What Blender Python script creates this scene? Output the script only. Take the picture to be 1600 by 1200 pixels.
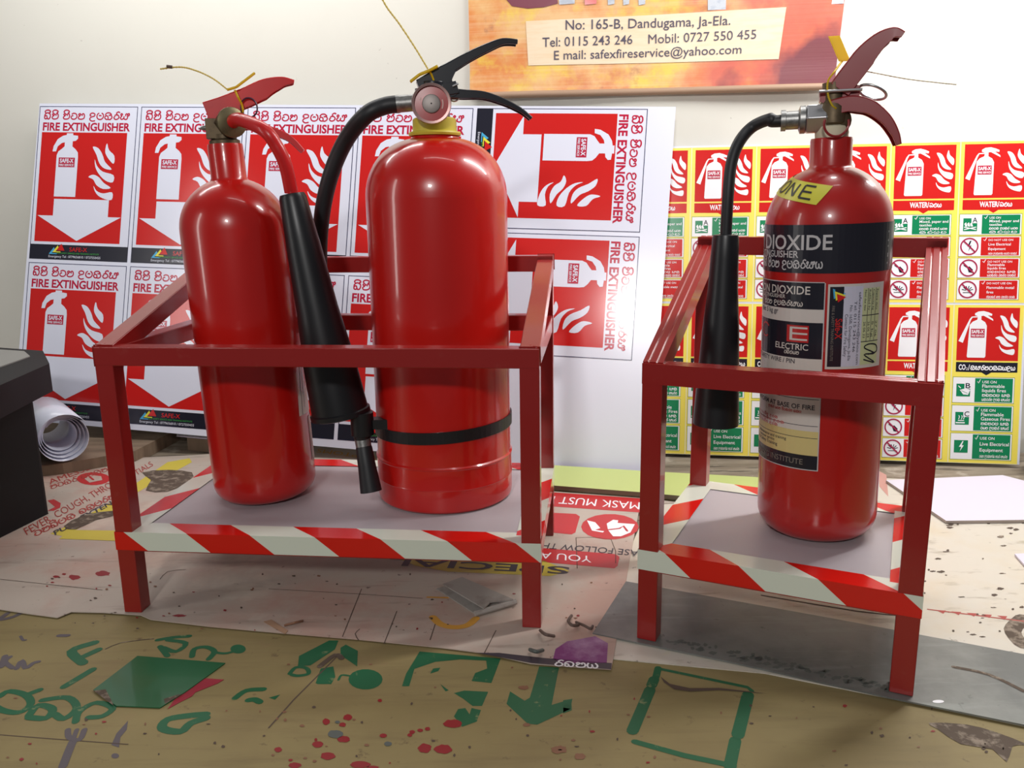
import bpy, math, random
from mathutils import Vector, Matrix
rnd = random.Random(7)
S = bpy.context.scene
for o in list(bpy.data.objects): bpy.data.objects.remove(o)
COL = S.collection

# ------------------------------------------------------------------ camera
F, CH, PITCH, ROLL = 1313.26, 0.5531, 0.2149, -0.0133
fw = Vector((0, math.cos(PITCH), -math.sin(PITCH))); rt = Vector((1, 0, 0)); up = rt.cross(fw)
CR = rt*math.cos(ROLL) + up*math.sin(ROLL); CU = up*math.cos(ROLL) - rt*math.sin(ROLL)
CO = Vector((0, 0, CH))
cd = bpy.data.cameras.new('camera'); cam = bpy.data.objects.new('camera', cd); COL.objects.link(cam)
cd.sensor_width = 36; cd.lens = F/1600*36; cd.clip_start = .02
cam.matrix_world = Matrix(((CR.x, CU.x, -fw.x, 0), (CR.y, CU.y, -fw.y, 0), (CR.z, CU.z, -fw.z, CH), (0, 0, 0, 1)))
S.camera = cam

# ------------------------------------------------------------------ light
S.view_settings.view_transform = 'Standard'; S.view_settings.look = 'None'
S.view_settings.gamma = 1; S.view_settings.use_curve_mapping = False
S.view_settings.exposure = 0.0
w = bpy.data.worlds.new('world'); S.world = w; w.use_nodes = True
w.node_tree.nodes['Background'].inputs[0].default_value = (.92, .94, 1, 1)
w.node_tree.nodes['Background'].inputs[1].default_value = 0.1
def area(name, loc, target, sx, sy, power, col=(1, 1, 1)):
    l = bpy.data.lights.new(name, 'AREA'); l.shape = 'RECTANGLE'; l.size = sx; l.size_y = sy; l.energy = power; l.color = col
    o = bpy.data.objects.new(name, l); COL.objects.link(o); o.location = loc
    o.rotation_euler = (Vector(target)-Vector(loc)).to_track_quat('-Z', 'Y').to_euler(); return o
area('wall_tube_right', (1.0, 1.38, 1.38), (.9, 1.62, 0), 1.2, .06, 22, (1, .985, .97))
area('wall_fill_left', (-.75, 1.68, 1.42), (-.75, 1.95, 0), 1.2, .06, 8, (1, .985, .97))  # added fill lamp, no known fixture: evens out brightness on the left wall
area('ceiling_tube', (.1, .72, 2.3), (.1, .9, 0), 1.2, .03, 2, (1, .985, .98))
area('window_light', (-.36, -1.3, 1.45), (.1, 1.7, .3), .18, .14, 22, (1, .98, .96))
area('doorway_light', (-2.3, .27, .9), (.4, 1.05, .4), .2, 1.5, 8, (1, .97, .93))

# ------------------------------------------------------------------ geometry helpers
def ray(px, py): return fw + CR*((px-800)/F) - CU*((py-600)/F)
def tp(p, z=0.0):                       # point of the photo on the horizontal plane z
    d = ray(*p); return CO + d*((z-CH)/d.z)
def at(p, y):                           # on the plane y = const
    d = ray(*p); return CO + d*(y/d.y)
def onplane(p, P0, n):
    d = ray(*p); return CO + d*((P0-CO).dot(n)/d.dot(n))

def lin(c): c = c/255; return c/12.92 if c <= .04045 else ((c+.055)/1.055)**2.4
MATS = {}
def mat(name, rgb=(200, 200, 200), rough=.5, metal=0, spec=.5, coat=0, var=None):
    """var = list of (scale, lo, hi, rgb2, amount): noise blotches of a second colour; bump optional"""
    if name in MATS: return MATS[name]
    m = bpy.data.materials.new(name); m.use_nodes = True; nt = m.node_tree; b = nt.nodes['Principled BSDF']
    col = (*[lin(c) for c in rgb], 1)
    b.inputs['Base Color'].default_value = col; b.inputs['Roughness'].default_value = rough
    b.inputs['Metallic'].default_value = metal; b.inputs['Specular IOR Level'].default_value = spec
    if coat: b.inputs['Coat Weight'].default_value = coat; b.inputs['Coat Roughness'].default_value = .06
    if var:
        tc = nt.nodes.new('ShaderNodeTexCoord'); prev = None
        for i, (sc, lo, hi, c2, amt) in enumerate(var):
            n = nt.nodes.new('ShaderNodeTexNoise'); n.inputs['Detail'].default_value = 6; n.inputs['Roughness'].default_value = .62
            if isinstance(sc, tuple):
                mp = nt.nodes.new('ShaderNodeMapping'); mp.inputs['Scale'].default_value = sc
                mp.inputs['Location'].default_value = (i*3.1, i*1.7, 0)
                nt.links.new(tc.outputs['Object'], mp.inputs[0]); nt.links.new(mp.outputs[0], n.inputs['Vector']); n.inputs['Scale'].default_value = 1
            else:
                n.inputs['Scale'].default_value = sc
                mp = nt.nodes.new('ShaderNodeMapping'); mp.inputs['Location'].default_value = (i*5.3, i*2.7, i)
                nt.links.new(tc.outputs['Object'], mp.inputs[0]); nt.links.new(mp.outputs[0], n.inputs['Vector'])
            r = nt.nodes.new('ShaderNodeMapRange'); r.inputs[1].default_value = lo; r.inputs[2].default_value = hi
            r.inputs[3].default_value = 0; r.inputs[4].default_value = amt
            nt.links.new(n.outputs[0], r.inputs[0])
            mx = nt.nodes.new('ShaderNodeMix'); mx.data_type = 'RGBA'
            mx.inputs[7].default_value = (*[lin(c) for c in c2], 1)
            nt.links.new(r.outputs[0], mx.inputs[0])
            if prev is None: mx.inputs[6].default_value = col
            else: nt.links.new(prev, mx.inputs[6])
            prev = mx.outputs[2]
        nt.links.new(prev, b.inputs['Base Color'])
    MATS[name] = m; return m
def bump(m, scale, strength, dist=.002):
    nt = m.node_tree; b = nt.nodes['Principled BSDF']
    tc = nt.nodes.new('ShaderNodeTexCoord'); n = nt.nodes.new('ShaderNodeTexNoise'); bp = nt.nodes.new('ShaderNodeBump')
    mp = nt.nodes.new('ShaderNodeMapping')
    if isinstance(scale, tuple): mp.inputs['Scale'].default_value = scale; n.inputs['Scale'].default_value = 1
    else: n.inputs['Scale'].default_value = scale
    nt.links.new(tc.outputs['Object'], mp.inputs[0])
    nt.links.new(mp.outputs[0], n.inputs['Vector']); nt.links.new(n.outputs[0], bp.inputs['Height'])
    bp.inputs['Strength'].default_value = strength; bp.inputs['Distance'].default_value = dist
    nt.links.new(bp.outputs[0], b.inputs['Normal']); return m

class MB:
    def __init__(s): s.v = []; s.f = []; s.m = []; s.mats = []; s.uv = {}
    def mi(s, m):
        if m not in s.mats: s.mats.append(m)
        return s.mats.index(m)
    def add(s, vs, fs, m, uvs=None):
        o = len(s.v); i = s.mi(m)
        s.v += [Vector(p) for p in vs]
        if uvs:
            for k, q in enumerate(uvs): s.uv[o+k] = q
        for f in fs: s.f.append([o+k for k in f]); s.m.append(i)
    def poly(s, pts, m, uvs=None): s.add(pts, [list(range(len(pts)))], m, uvs)
    def box(s, O, X, Y, Z, m):            # corner + three edge vectors
        O, X, Y, Z = map(Vector, (O, X, Y, Z))
        v = [O, O+X, O+X+Y, O+Y, O+Z, O+X+Z, O+X+Y+Z, O+Y+Z]
        s.add(v, [(3, 2, 1, 0), (4, 5, 6, 7), (0, 1, 5, 4), (1, 2, 6, 5), (2, 3, 7, 6), (3, 0, 4, 7)], m)
    def prism(s, bottom, up_vec, m, side=None):     # closed solid from a loop
        n = len(bottom); up_vec = Vector(up_vec); b = [Vector(p) for p in bottom]; t = [p+up_vec for p in b]
        s.add(b+t, [list(range(n))[::-1], list(range(n, 2*n))], m)
        s.add(b+t, [(i, (i+1) % n, n+(i+1) % n, n+i) for i in range(n)], side or m)
    def tube(s, pts, r, m, seg=12, cap=True):
        pts = [Vector(p) for p in pts]; n = len(pts); rs = r if isinstance(r, (list, tuple)) else [r]*n
        T = [(pts[min(i+1, n-1)]-pts[max(i-1, 0)]).normalized() for i in range(n)]
        a = Vector((0, 0, 1)) if abs(T[0].z) < .9 else Vector((1, 0, 0)); N = T[0].cross(a).normalized()
        vs = []
        for i in range(n):
            N = (N - T[i]*N.dot(T[i])).normalized(); B = T[i].cross(N)
            vs += [pts[i] + (N*math.cos(2*math.pi*k/seg) + B*math.sin(2*math.pi*k/seg))*rs[i] for k in range(seg)]
        fs = [(i*seg+k, i*seg+(k+1) % seg, (i+1)*seg+(k+1) % seg, (i+1)*seg+k) for i in range(n-1) for k in range(seg)]
        if cap: fs += [tuple(range(seg))[::-1], tuple((n-1)*seg+k for k in range(seg))]
        s.add(vs, fs, m)
    def lathe(s, B, A, prof, m, seg=64, cap=True):
        B = Vector(B); A = Vector(A).normalized(); a = Vector((0, 1, 0)) if abs(A.y) < .9 else Vector((1, 0, 0))
        N = (a - A*a.dot(A)).normalized(); Bn = A.cross(N); vs = []
        for r, z in prof: vs += [B + A*z + (N*math.cos(2*math.pi*k/seg)+Bn*math.sin(2*math.pi*k/seg))*r for k in range(seg)]
        n = len(prof)
        fs = [(i*seg+k, i*seg+(k+1) % seg, (i+1)*seg+(k+1) % seg, (i+1)*seg+k) for i in range(n-1) for k in range(seg)]
        if cap: fs += [tuple(range(seg))[::-1], tuple((n-1)*seg+k for k in range(seg))]
        s.add(vs, fs, m)
    def sweepU(s, path, side, widths, heights, t, m, solid=False):   # inverted U channel along a path lying in a vertical plane
        path = [Vector(p) for p in path]; side = Vector(side).normalized(); n = len(path); vs = []
        for i in range(n):
            T = (path[min(i+1, n-1)]-path[max(i-1, 0)]).normalized(); N = T.cross(side)
            if solid: N = N if solid > 0 else -N
            w_, h_ = widths[i]/2, heights[i]; P = path[i]
            sec = [(-w_, -h_), (-w_, -t*.4), (-w_+t*.4, 0), (w_-t*.4, 0), (w_, -t*.4), (w_, -h_), (w_-t, -h_), (w_-t, -t), (-w_+t, -t), (-w_+t, -h_)]
            vs += [P + side*a + N*b for a, b in sec]
        k = 10
        fs = [(i*k+j, i*k+(j+1) % k, (i+1)*k+(j+1) % k, (i+1)*k+j) for i in range(n-1) for j in range(k)]
        fs += [tuple(range(k))[::-1], tuple((n-1)*k+j for j in range(k))]
        s.add(vs, fs, m)
    def build(s, name, parent=None, origin=None, smooth=None, bevel=0):
        root = parent
        while root is not None and root.parent is not None: root = root.parent
        off = Vector(root.location) if root is not None else Vector(origin) if origin is not None else Vector((0, 0, 0))
        if root is not None and parent is not root:
            pass
        me = bpy.data.meshes.new(name)
        me.from_pydata([tuple(p-off) for p in s.v], [], s.f)
        for m in s.mats: me.materials.append(m)
        for p, i in zip(me.polygons, s.m): p.material_index = i
        if s.uv:
            u = me.uv_layers.new(name='UVMap')
            for l in me.loops:
                if l.vertex_index in s.uv: u.data[l.index].uv = s.uv[l.vertex_index]
        o = bpy.data.objects.new(name, me); COL.objects.link(o)
        if parent is not None: o.parent = parent
        elif origin is not None: o.location = off
        if smooth:
            for p in me.polygons: p.use_smooth = True
            me.set_sharp_from_angle(angle=math.radians(smooth))
        if bevel:
            b = o.modifiers.new('bevel', 'BEVEL'); b.width = bevel; b.segments = 2; b.limit_method = 'ANGLE'; b.angle_limit = math.radians(40)
        return o
def empty(name, loc, label, cat, group=None):
    o = bpy.data.objects.new(name, None); COL.objects.link(o); o.location = loc; o.empty_display_size = .05
    return tag(o, label, cat, group)
def tag(o, label, cat, group=None):
    o['label'] = label; o['category'] = cat
    if group: o['group'] = group
    return o
def struct(o): o['kind'] = 'structure'; return o
def cat_rom(pts, n=6, closed=False):
    P = [Vector(p) for p in pts]; out = []; N = len(P)
    for i in range(N if closed else N-1):
        g = (lambda k: P[k % N]) if closed else (lambda k: P[min(max(k, 0), N-1)])
        p0, p1, p2, p3 = g(i-1), g(i), g(i+1), g(i+2)
        for k in range(n):
            t = k/n
            out.append(.5*((2*p1)+(p2-p0)*t+(2*p0-5*p1+4*p2-p3)*t*t+(3*p1-p0-3*p2+p3)*t**3))
    if not closed: out.append(P[-1])
    return out

# ------------------------------------------------------------------ flat artwork: lettering and shapes in a 2-D plane
_tc = {}
def text2d(txt, bold=0.0):
    k = (txt, bold)
    if k in _tc: return _tc[k]
    c = bpy.data.curves.new('lettering', 'FONT'); c.body = txt; c.dimensions = '2D'; c.fill_mode = 'FRONT'; c.resolution_u = 3; c.offset = bold
    o = bpy.data.objects.new('lettering', c); COL.objects.link(o)
    dg = bpy.context.evaluated_depsgraph_get(); dg.update(); e = o.evaluated_get(dg); me = e.to_mesh()
    vs = [(v.co.x, v.co.y) for v in me.vertices]; fs = [list(p.vertices) for p in me.polygons]
    e.to_mesh_clear(); bpy.data.objects.remove(o); bpy.data.curves.remove(c)
    x0 = min(v[0] for v in vs); x1 = max(v[0] for v in vs)
    H = .69
    vs = [((x-x0)/(x1-x0), y/H) for x, y in vs]
    _tc[k] = (vs, fs, (x1-x0)/H); return _tc[k]
class Art:
    """collects flat shapes; f(x, y, layer) -> 3-D point"""
    def __init__(s, mb, f): s.mb = mb; s.f = f
    def poly(s, pts, m, L=1):
        a = sum(pts[i][0]*pts[(i+1) % len(pts)][1]-pts[(i+1) % len(pts)][0]*pts[i][1] for i in range(len(pts)))
        s.mb.poly([s.f(x, y, L) for x, y in pts], m)
    def rect(s, x0, y0, x1, y1, m, L=1, nx=1, ny=1):
        vs = [s.f(x0+(x1-x0)*i/nx, y0+(y1-y0)*j/ny, L) for j in range(ny+1) for i in range(nx+1)]
        s.mb.add(vs, [(j*(nx+1)+i, j*(nx+1)+i+1, (j+1)*(nx+1)+i+1, (j+1)*(nx+1)+i) for j in range(ny) for i in range(nx)], m)
    def rim(s, x0, y0, x1, y1, t, m, L=1):
        for r in ((x0, y0, x1, y0+t), (x0, y1-t, x1, y1), (x0, y0, x0+t, y1), (x1-t, y0, x1, y1)): s.rect(*r, m, L)
    def ell(s, cx, cy, rx, ry, m, L=1, n=20): s.poly([(cx+rx*math.cos(2*math.pi*k/n), cy+ry*math.sin(2*math.pi*k/n)) for k in range(n)], m, L)
    def ring(s, cx, cy, r, t, m, L=1, n=24, asp=1):
        vs = []
        for k in range(n):
            a = 2*math.pi*k/n
            vs += [s.f(cx+r*math.cos(a), cy+r*asp*math.sin(a), L), s.f(cx+(r-t)*math.cos(a), cy+(r-t)*asp*math.sin(a), L)]
        s.mb.add(vs, [(2*k, 2*((k+1) % n), 2*((k+1) % n)+1, 2*k+1) for k in range(n)], m)
    def stroke(s, pts, wd, m, L=1, sm=4, closed=False, joints=True):
        P = [Vector((p[0], p[1])) for p in pts]
        if sm > 1 and len(P) > 2: P = [Vector((q.x, q.y)) for q in cat_rom([(p.x, p.y, 0) for p in P], sm, closed)]
        n = len(P); vs = []
        for i in range(n):
            T = (P[min(i+1, n-1)]-P[max(i-1, 0)])
            T = T.normalized() if T.length > 1e-9 else Vector((1, 0)); N = Vector((-T.y, T.x))*wd/2
            l = L+.45*i/n; vs += [s.f(*(P[i]+N), l), s.f(*(P[i]-N), l)]
        s.mb.add(vs, [(2*i, 2*i+1, 2*i+3, 2*i+2) for i in range(n-1)], m)
        if joints:
            s.ell(P[0].x, P[0].y, wd*.48, wd*.48, m, L-.1, 8); s.ell(P[-1].x, P[-1].y, wd*.48, wd*.48, m, L+.55, 8)
    def text(s, txt, x0, y0, x1, h, m, L=2, bold=0.0, ydown=True):   # baseline from (x0,y0) to x1, cap height h
        vs, fs, _ = text2d(txt, bold); sg = -1 if ydown else 1
        s.mb.add([s.f(x0+x*(x1-x0), y0+sg*y*h, L) for x, y in vs], fs, m)
    def sinhala(s, word, x0, y0, x1, h, m, L=2, wd=.17, sm=3, ydown=True):
        adv = [GL[c][0] if c != ' ' else .55 for c in word]; tot = sum(adv); k = (x1-x0)/tot; x = x0; sg = -1 if ydown else 1
        for c, a in zip(word, adv):
            if c != ' ':
                for j, st in enumerate(GL[c][1]): s.stroke([(x+p[0]*k, y0+sg*p[1]*h) for p in st], wd*min(h, k), m, L+.5*j, sm, joints=False)
            x += a*k
I_ = [(.25, .95), (.12, 1.1), (.25, 1.32), (.6, 1.38), (.9, 1.22), (.9, 1.0), (.72, 1.02)]
GL = {
 'g': (1.15, [[(.45, .4), (.3, .52), (.1, .35), (.12, .08), (.32, 0), (.47, .15), (.42, .4)], [(.08, .3), (.15, .72), (.5, .95), (.88, .75), (.95, .4), (.82, .05), (.6, .0), (.47, .18)]]),
 'n': (1.15, [[(.3, .55), (.45, .72), (.25, .85), (.1, .68), (.3, .5), (.08, .3), (.2, .02), (.65, 0), (.95, .2), (.98, .6), (.8, .85), (.6, .7), (.72, .52)]]),
 'v': (1.08, [[(.4, .5), (.2, .5), (.08, .25), (.3, 0), (.7, .02), (.95, .35), (.8, .8), (.4, .9), (.15, .72)]]),
 'u': (1.1, [[(.3, .6), (.15, .5), (.12, .75), (.4, .95), (.8, .82), (.78, .5), (.45, .38), (.15, .2), (.12, -.08), (.45, -.3), (.9, -.22)]]),
 'p': (1.15, [[(.35, .95), (.1, .75), (.05, .3), (.3, 0), (.7, 0), (.98, .3), (.95, .75), (.7, .95)], [(.32, .5), (.5, .6), (.7, .5)]]),
 'k': (1.3, [[(.58, .0), (.25, 0), (.05, .28), (.25, .55), (.52, .4), (.58, .0), (.9, 0), (1.12, .3), (.95, .62), (.6, .6)], [(.1, .62), (.3, .95), (.75, .98), (1.05, .68)]]),
 'r': (1.0, [[(.3, .5), (.1, .3), (.25, .02), (.6, .02), (.85, .3), (.7, .62), (.35, .68), (.2, .55)], [(.6, .66), (.45, .95), (.75, 1.15), (.95, 1.0)]]),
 'N': (1.5, [[(.2, .6), (.35, .75), (.2, .9), (.08, .7), (.25, .5), (.05, .25), (.25, 0), (.52, .15), (.6, .5)], [(.52, .15), (.78, 0), (1.05, .1), (1.1, .5), (1.0, .85), (.8, .75), (.85, .5)], [(1.1, .5), (1.35, .65), (1.3, .9), (1.12, .8)]]),
 'y': (1.2, [[(.2, .9), (.05, .5), (.12, .05), (.4, 0), (.55, .3), (.5, .65)], [(.55, .3), (.7, 0), (1.0, .1), (1.05, .55), (.85, .9)]]),
 'j': (1.2, [[(.35, .5), (.15, .45), (.1, .15), (.4, 0), (.6, .2), (.5, .5)], [(.6, .2), (.9, 0), (1.08, .4), (.8, .9), (.3, .95), (.15, .8)]]),
 'l': (1.2, [[(.2, .75), (.08, .3), (.35, 0), (.75, .02), (1.02, .35), (.85, .85), (.5, .9), (.4, .6), (.6, .45)]]),
}
GL['G'] = (1.15, GL['g'][1]+[I_]); GL['M'] = (1.15, GL['n'][1]+[I_])
W_FIRE = 'GM Mvn upkrN'                # the three-word heading of the signs

# ------------------------------------------------------------------ materials
m_wall = bump(mat('wall_paint', (226, 224, 214), .85, var=[(2.2, .45, .75, (216, 214, 204), .6), (60, .70, .74, (150, 145, 135), .5)]), 30, .15, .002)
m_bench = bump(mat('bench_wood', (150, 138, 122), .7, var=[((3, 26, 5), .35, .65, (104, 90, 74), .9), ((8, 60, 5), .55, .62, (58, 50, 42), .7), (14, .6, .7, (190, 180, 165), .6)]), 40, .3)
m_red = mat('gloss_red_enamel', (192, 20, 14), .28, spec=.5, coat=.5)
m_red2 = mat('worn_red_enamel', (176, 26, 22), .3, spec=.5, coat=.5, var=[(30, .6, .75, (150, 20, 20), .35)])
m_redL = mat('red_lever_paint', (200, 28, 30), .35, coat=.2)
m_crim = mat('crimson_lever_paint', (140, 30, 36), .35, coat=.25)
m_stand = bump(mat('stand_oxide_red', (146, 28, 26), .3, coat=.35, var=[(50, .62, .72, (150, 60, 55), .3)]), 70, .08, .001)
m_blk = mat('black_rubber', (26, 27, 31), .5)
m_blk2 = mat('black_plastic', (22, 23, 27), .38)
m_blkL = mat('black_lever_paint', (24, 26, 34), .3, coat=.3)
m_brass = mat('dull_brass', (126, 116, 88), .45, .85, var=[(90, .5, .7, (84, 74, 58), .6)])
m_brass2 = mat('tarnished_brass', (100, 86, 66), .5, .7, var=[(90, .5, .7, (70, 58, 46), .6)])
m_steel = mat('steel', (190, 190, 192), .3, .9)
m_zinc = mat('zinc_crimp', (150, 150, 148), .4, .8, var=[(120, .5, .65, (92, 92, 92), .6)])
def translucent(m, f):
    nt = m.node_tree; p = nt.nodes['Principled BSDF']; o = nt.nodes['Material Output']; t = nt.nodes.new('ShaderNodeBsdfTranslucent'); x = nt.nodes.new('ShaderNodeMixShader')
    t.inputs[0].default_value = p.inputs['Base Color'].default_value; x.inputs[0].default_value = f
    nt.links.new(p.outputs[0], x.inputs[1]); nt.links.new(t.outputs[0], x.inputs[2]); nt.links.new(x.outputs[0], o.inputs[0]); return m
m_yel = translucent(mat('yellow_plastic', (240, 214, 48), .45), .5)
m_ptape = mat('thread_tape', (206, 196, 170), .7)
m_ycol = mat('yellow_collar', (205, 186, 60), .5)
m_alu = mat('tray_grey', (178, 172, 176), .42, .0, spec=.45)
m_wht = mat('sheet_white', (226, 229, 244), .24, spec=.45)
m_wht2 = mat('sign_white', (226, 229, 244), .15, spec=.5)
m_sred = mat('sign_red', (204, 36, 34), .15, spec=.5)
m_stxt = mat('sign_letter_red', (186, 34, 66), .15)
m_navy = mat('sign_navy_line', (44, 46, 84), .25)
m_sblk = mat('sign_black', (34, 34, 46), .22)
m_mag = mat('sign_magenta', (168, 40, 78), .25)
m_blue = mat('sign_blue', (70, 170, 215), .3)
m_sy = mat('sign_logo_yellow', (232, 222, 60), .3)
m_grnl = mat('sign_light_green', (60, 170, 70), .3)
m_ysign = mat('sign_yellow', (244, 226, 96), .3)
m_cream = mat('sign_cream', (236, 234, 200), .3)
m_grn = mat('sign_green', (20, 130, 84), .25)
m_wht3 = mat('print_white', (240, 240, 244), .35)
m_foam = mat('foam_board', (214, 208, 222), .6)
def tape_material():
    m = bpy.data.materials.new('hazard_tape'); m.use_nodes = True; nt = m.node_tree; b = nt.nodes['Principled BSDF']
    uv = nt.nodes.new('ShaderNodeUVMap'); sp = nt.nodes.new('ShaderNodeSeparateXYZ'); nt.links.new(uv.outputs[0], sp.inputs[0])
    mu = nt.nodes.new('ShaderNodeMath'); mu.operation = 'MULTIPLY'; mu.inputs[1].default_value = 1.25; nt.links.new(sp.outputs[1], mu.inputs[0])
    s1 = nt.nodes.new('ShaderNodeMath'); s1.operation = 'SUBTRACT'; nt.links.new(sp.outputs[0], s1.inputs[0]); nt.links.new(mu.outputs[0], s1.inputs[1])
    d = nt.nodes.new('ShaderNodeMath'); d.operation = 'DIVIDE'; d.inputs[1].default_value = .1785; nt.links.new(s1.outputs[0], d.inputs[0])
    fr = nt.nodes.new('ShaderNodeMath'); fr.operation = 'FRACT'; nt.links.new(d.outputs[0], fr.inputs[0])
    gt = nt.nodes.new('ShaderNodeMath'); gt.operation = 'LESS_THAN'; gt.inputs[1].default_value = .5; nt.links.new(fr.outputs[0], gt.inputs[0])
    mx = nt.nodes.new('ShaderNodeMix'); mx.data_type = 'RGBA'
    mx.inputs[6].default_value = (lin(214), lin(220), lin(206), 1); mx.inputs[7].default_value = (lin(208), lin(26), lin(18), 1)
    nt.links.new(gt.outputs[0], mx.inputs[0]); nt.links.new(mx.outputs[2], b.inputs['Base Color'])
    b.inputs['Roughness'].default_value = .16; return m
m_tape = tape_material()

# ------------------------------------------------------------------ setting: wall, floor
WA = -.155
WU = Vector((math.cos(WA), math.sin(WA), 0)); WN = Vector((math.sin(WA), -math.cos(WA), 0))   # along the wall, out of the wall
W0 = Vector((.396, 1.903, 0))
b = MB(); b.box(W0 - WU*3 + Vector((0, 0, -.76)), WU*6, -WN*.12, (0, 0, 3.2), m_wall); struct(b.build('wall_back'))
m_floor = mat('floor_cement', (120, 116, 110), .8, var=[(5, .4, .7, (96, 92, 88), .7)])
b = MB(); b.box((-4, -3, -.82), (8, 0, 0), (0, 6, 0), (0, 0, .06), m_floor); struct(b.build('floor'))

# workbench: a board top on four legs
TZ = -.008
def wy(x, off=0): return W0.y + (x-W0.x)*math.tan(WA) - off
bench = empty('workbench', (0, 1.2, -.76), 'long weathered wooden workbench under everything, against the wall', 'workbench')
b = MB(); b.prism([(-2.2, .42, TZ-.04), (2.2, .42, TZ-.04), (2.2, wy(2.2, .004), TZ-.04), (-2.2, wy(-2.2, .004), TZ-.04)], (0, 0, .04), m_bench); b.build('bench_top', bench)
for x in (-2.1, 2.0):
    for y in (.5, 1.45):
        b = MB(); b.box((x, y, -.76), (.09, 0, 0), (0, .09, 0), (0, 0, .76+TZ-.04), m_bench); b.build('leg', bench)

# ------------------------------------------------------------------ printed sign graphics
FL = [[(680, 330), (690, 370), (722, 405), (718, 455), (690, 430), (668, 390), (670, 355)],
      [(590, 352), (625, 360), (650, 400), (665, 445), (705, 490), (660, 485), (630, 455), (612, 400)],
      [(602, 430), (615, 470), (650, 505), (715, 525), (710, 570), (665, 560), (625, 520), (604, 475)],
      [(560, 540), (590, 525), (625, 540), (655, 575), (697, 605), (650, 612), (610, 590), (590, 555)],
      [(592, 595), (610, 625), (650, 640), (705, 632), (702, 678), (660, 675), (620, 655), (598, 625)]]
def flames(A, fx, fy, m, L=2):
    for pl in FL:
        q = [(p.x, p.y) for p in cat_rom([(x, y, 0) for x, y in pl], 3, True)]
        A.poly([(fx(x, y), fy(y)) for x, y in q], m, L)
def fire_sign(A, w, h):
    """portrait sign: heading, red panel with extinguisher, flames and arrow, black footer (x right, y down, metres)"""
    R = lambda x0, y0, x1, y1, m, L=1: A.rect(x0*w, y0*h, x1*w, y1*h, m, L)
    P = lambda pts, m, L=2: A.poly([(x*w, y*h) for x, y in pts], m, L)
    R(0, 0, 1, 1, m_wht2, 0.5)
    A.rim(0, 0, w, h, .0016, m_navy, 1)
    A.sinhala(W_FIRE, .05*w, .083*h, .93*w, .042*h, m_stxt, 1, .2)
    A.text('FIRE EXTINGUISHER', .045*w, .158*h, .935*w, .05*h, m_stxt, 1, .033)
    R(.04, .17, .91, .885, m_sred, 1)
    sm = lambda pts: [(p.x, p.y) for p in cat_rom([(x, y, 0) for x, y in pts], 3, True)]
    P([(.21, .59), (.21, .32), (.225, .295), (.26, .277), (.285, .262), (.285, .235), (.255, .24), (.215, .262), (.2, .295), (.165, .296), (.172, .262), (.21, .215), (.26, .193), (.3, .187), (.3, .176), (.365, .176), (.365, .188), (.415, .192), (.418, .21), (.395, .225), (.365, .228), (.365, .262), (.4, .28), (.425, .3), (.43, .33), (.43, .59)], m_wht2)
    flames(A, lambda x, y: (x-262+(y-100)*.085)/610*w, lambda y: (y-100)/960*h, m_wht2)
    R(.235, .335, .4, .397, m_stxt, 3); A.text('SAFE-X', .248*w, .368*h, .388*w, .025*h, m_wht2, 4, .03); A.text('FIRE SERVICE', .245*w, .39*h, .39*w, .013*h, m_wht2, 4, .02)
    P([(.215, .605), (.775, .605), (.775, .715), (.905, .715), (.475, .875), (.055, .715), (.215, .715)], m_wht2)
    R(0, .903, 1, 1, m_sblk, 1)
    for i, m in enumerate((m_blue, m_sy, m_sred)):
        x = .2+i*.038; y = .965-i*.012; P([(x, y), (x+.085, y), (x+.05, y-.045)], m, 2+i); P([(x+.03, y-.006), (x+.085, y-.006), (x+.055, y-.025)], m_sblk, 2.4+i) if i < 2 else None
    A.text('SAFE-X', .41*w, .944*h, .59*w, .026*h, m_sred, 2, .01)
    A.text('FIRE & SAFETY SERVICE AND TRAINING INSTITUTE', .27*w, .962*h, .71*w, .009*h, m_grnl, 2)
    A.text('Emergency Tel : 0779656810 / 0727550455', .2*w, .987*h, .73*w, .015*h, m_wht2, 2)
def row_text(A, x0, y0, x1, lines, w, hh, m=None):
    m = m or m_wht3; n = len(lines)
    A.stroke([(x0-.02*w, y0+hh*.16), (x0-.005*w, y0+hh*.22), (x0+.02*w, y0+hh*.07)], .0012, m, 3, 1)
    for i, t in enumerate(lines):
        y = y0+hh*(.2+.76*i/max(n-1, 1)*.92)+.001
        if t.startswith('~'): A.sinhala(t[1:], x0+.05*w, y, x1-.03*w, hh*.1, m, 3, .2, 2)
        else:
            _, _, asp = text2d(t, .008); hgt = hh*(.1 if i == 0 else .13); A.text(t, x0+.05*w, y, min(x1-.02*w, x0+.05*w+hgt*asp*1.05), hgt, m, 3, .008)
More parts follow.
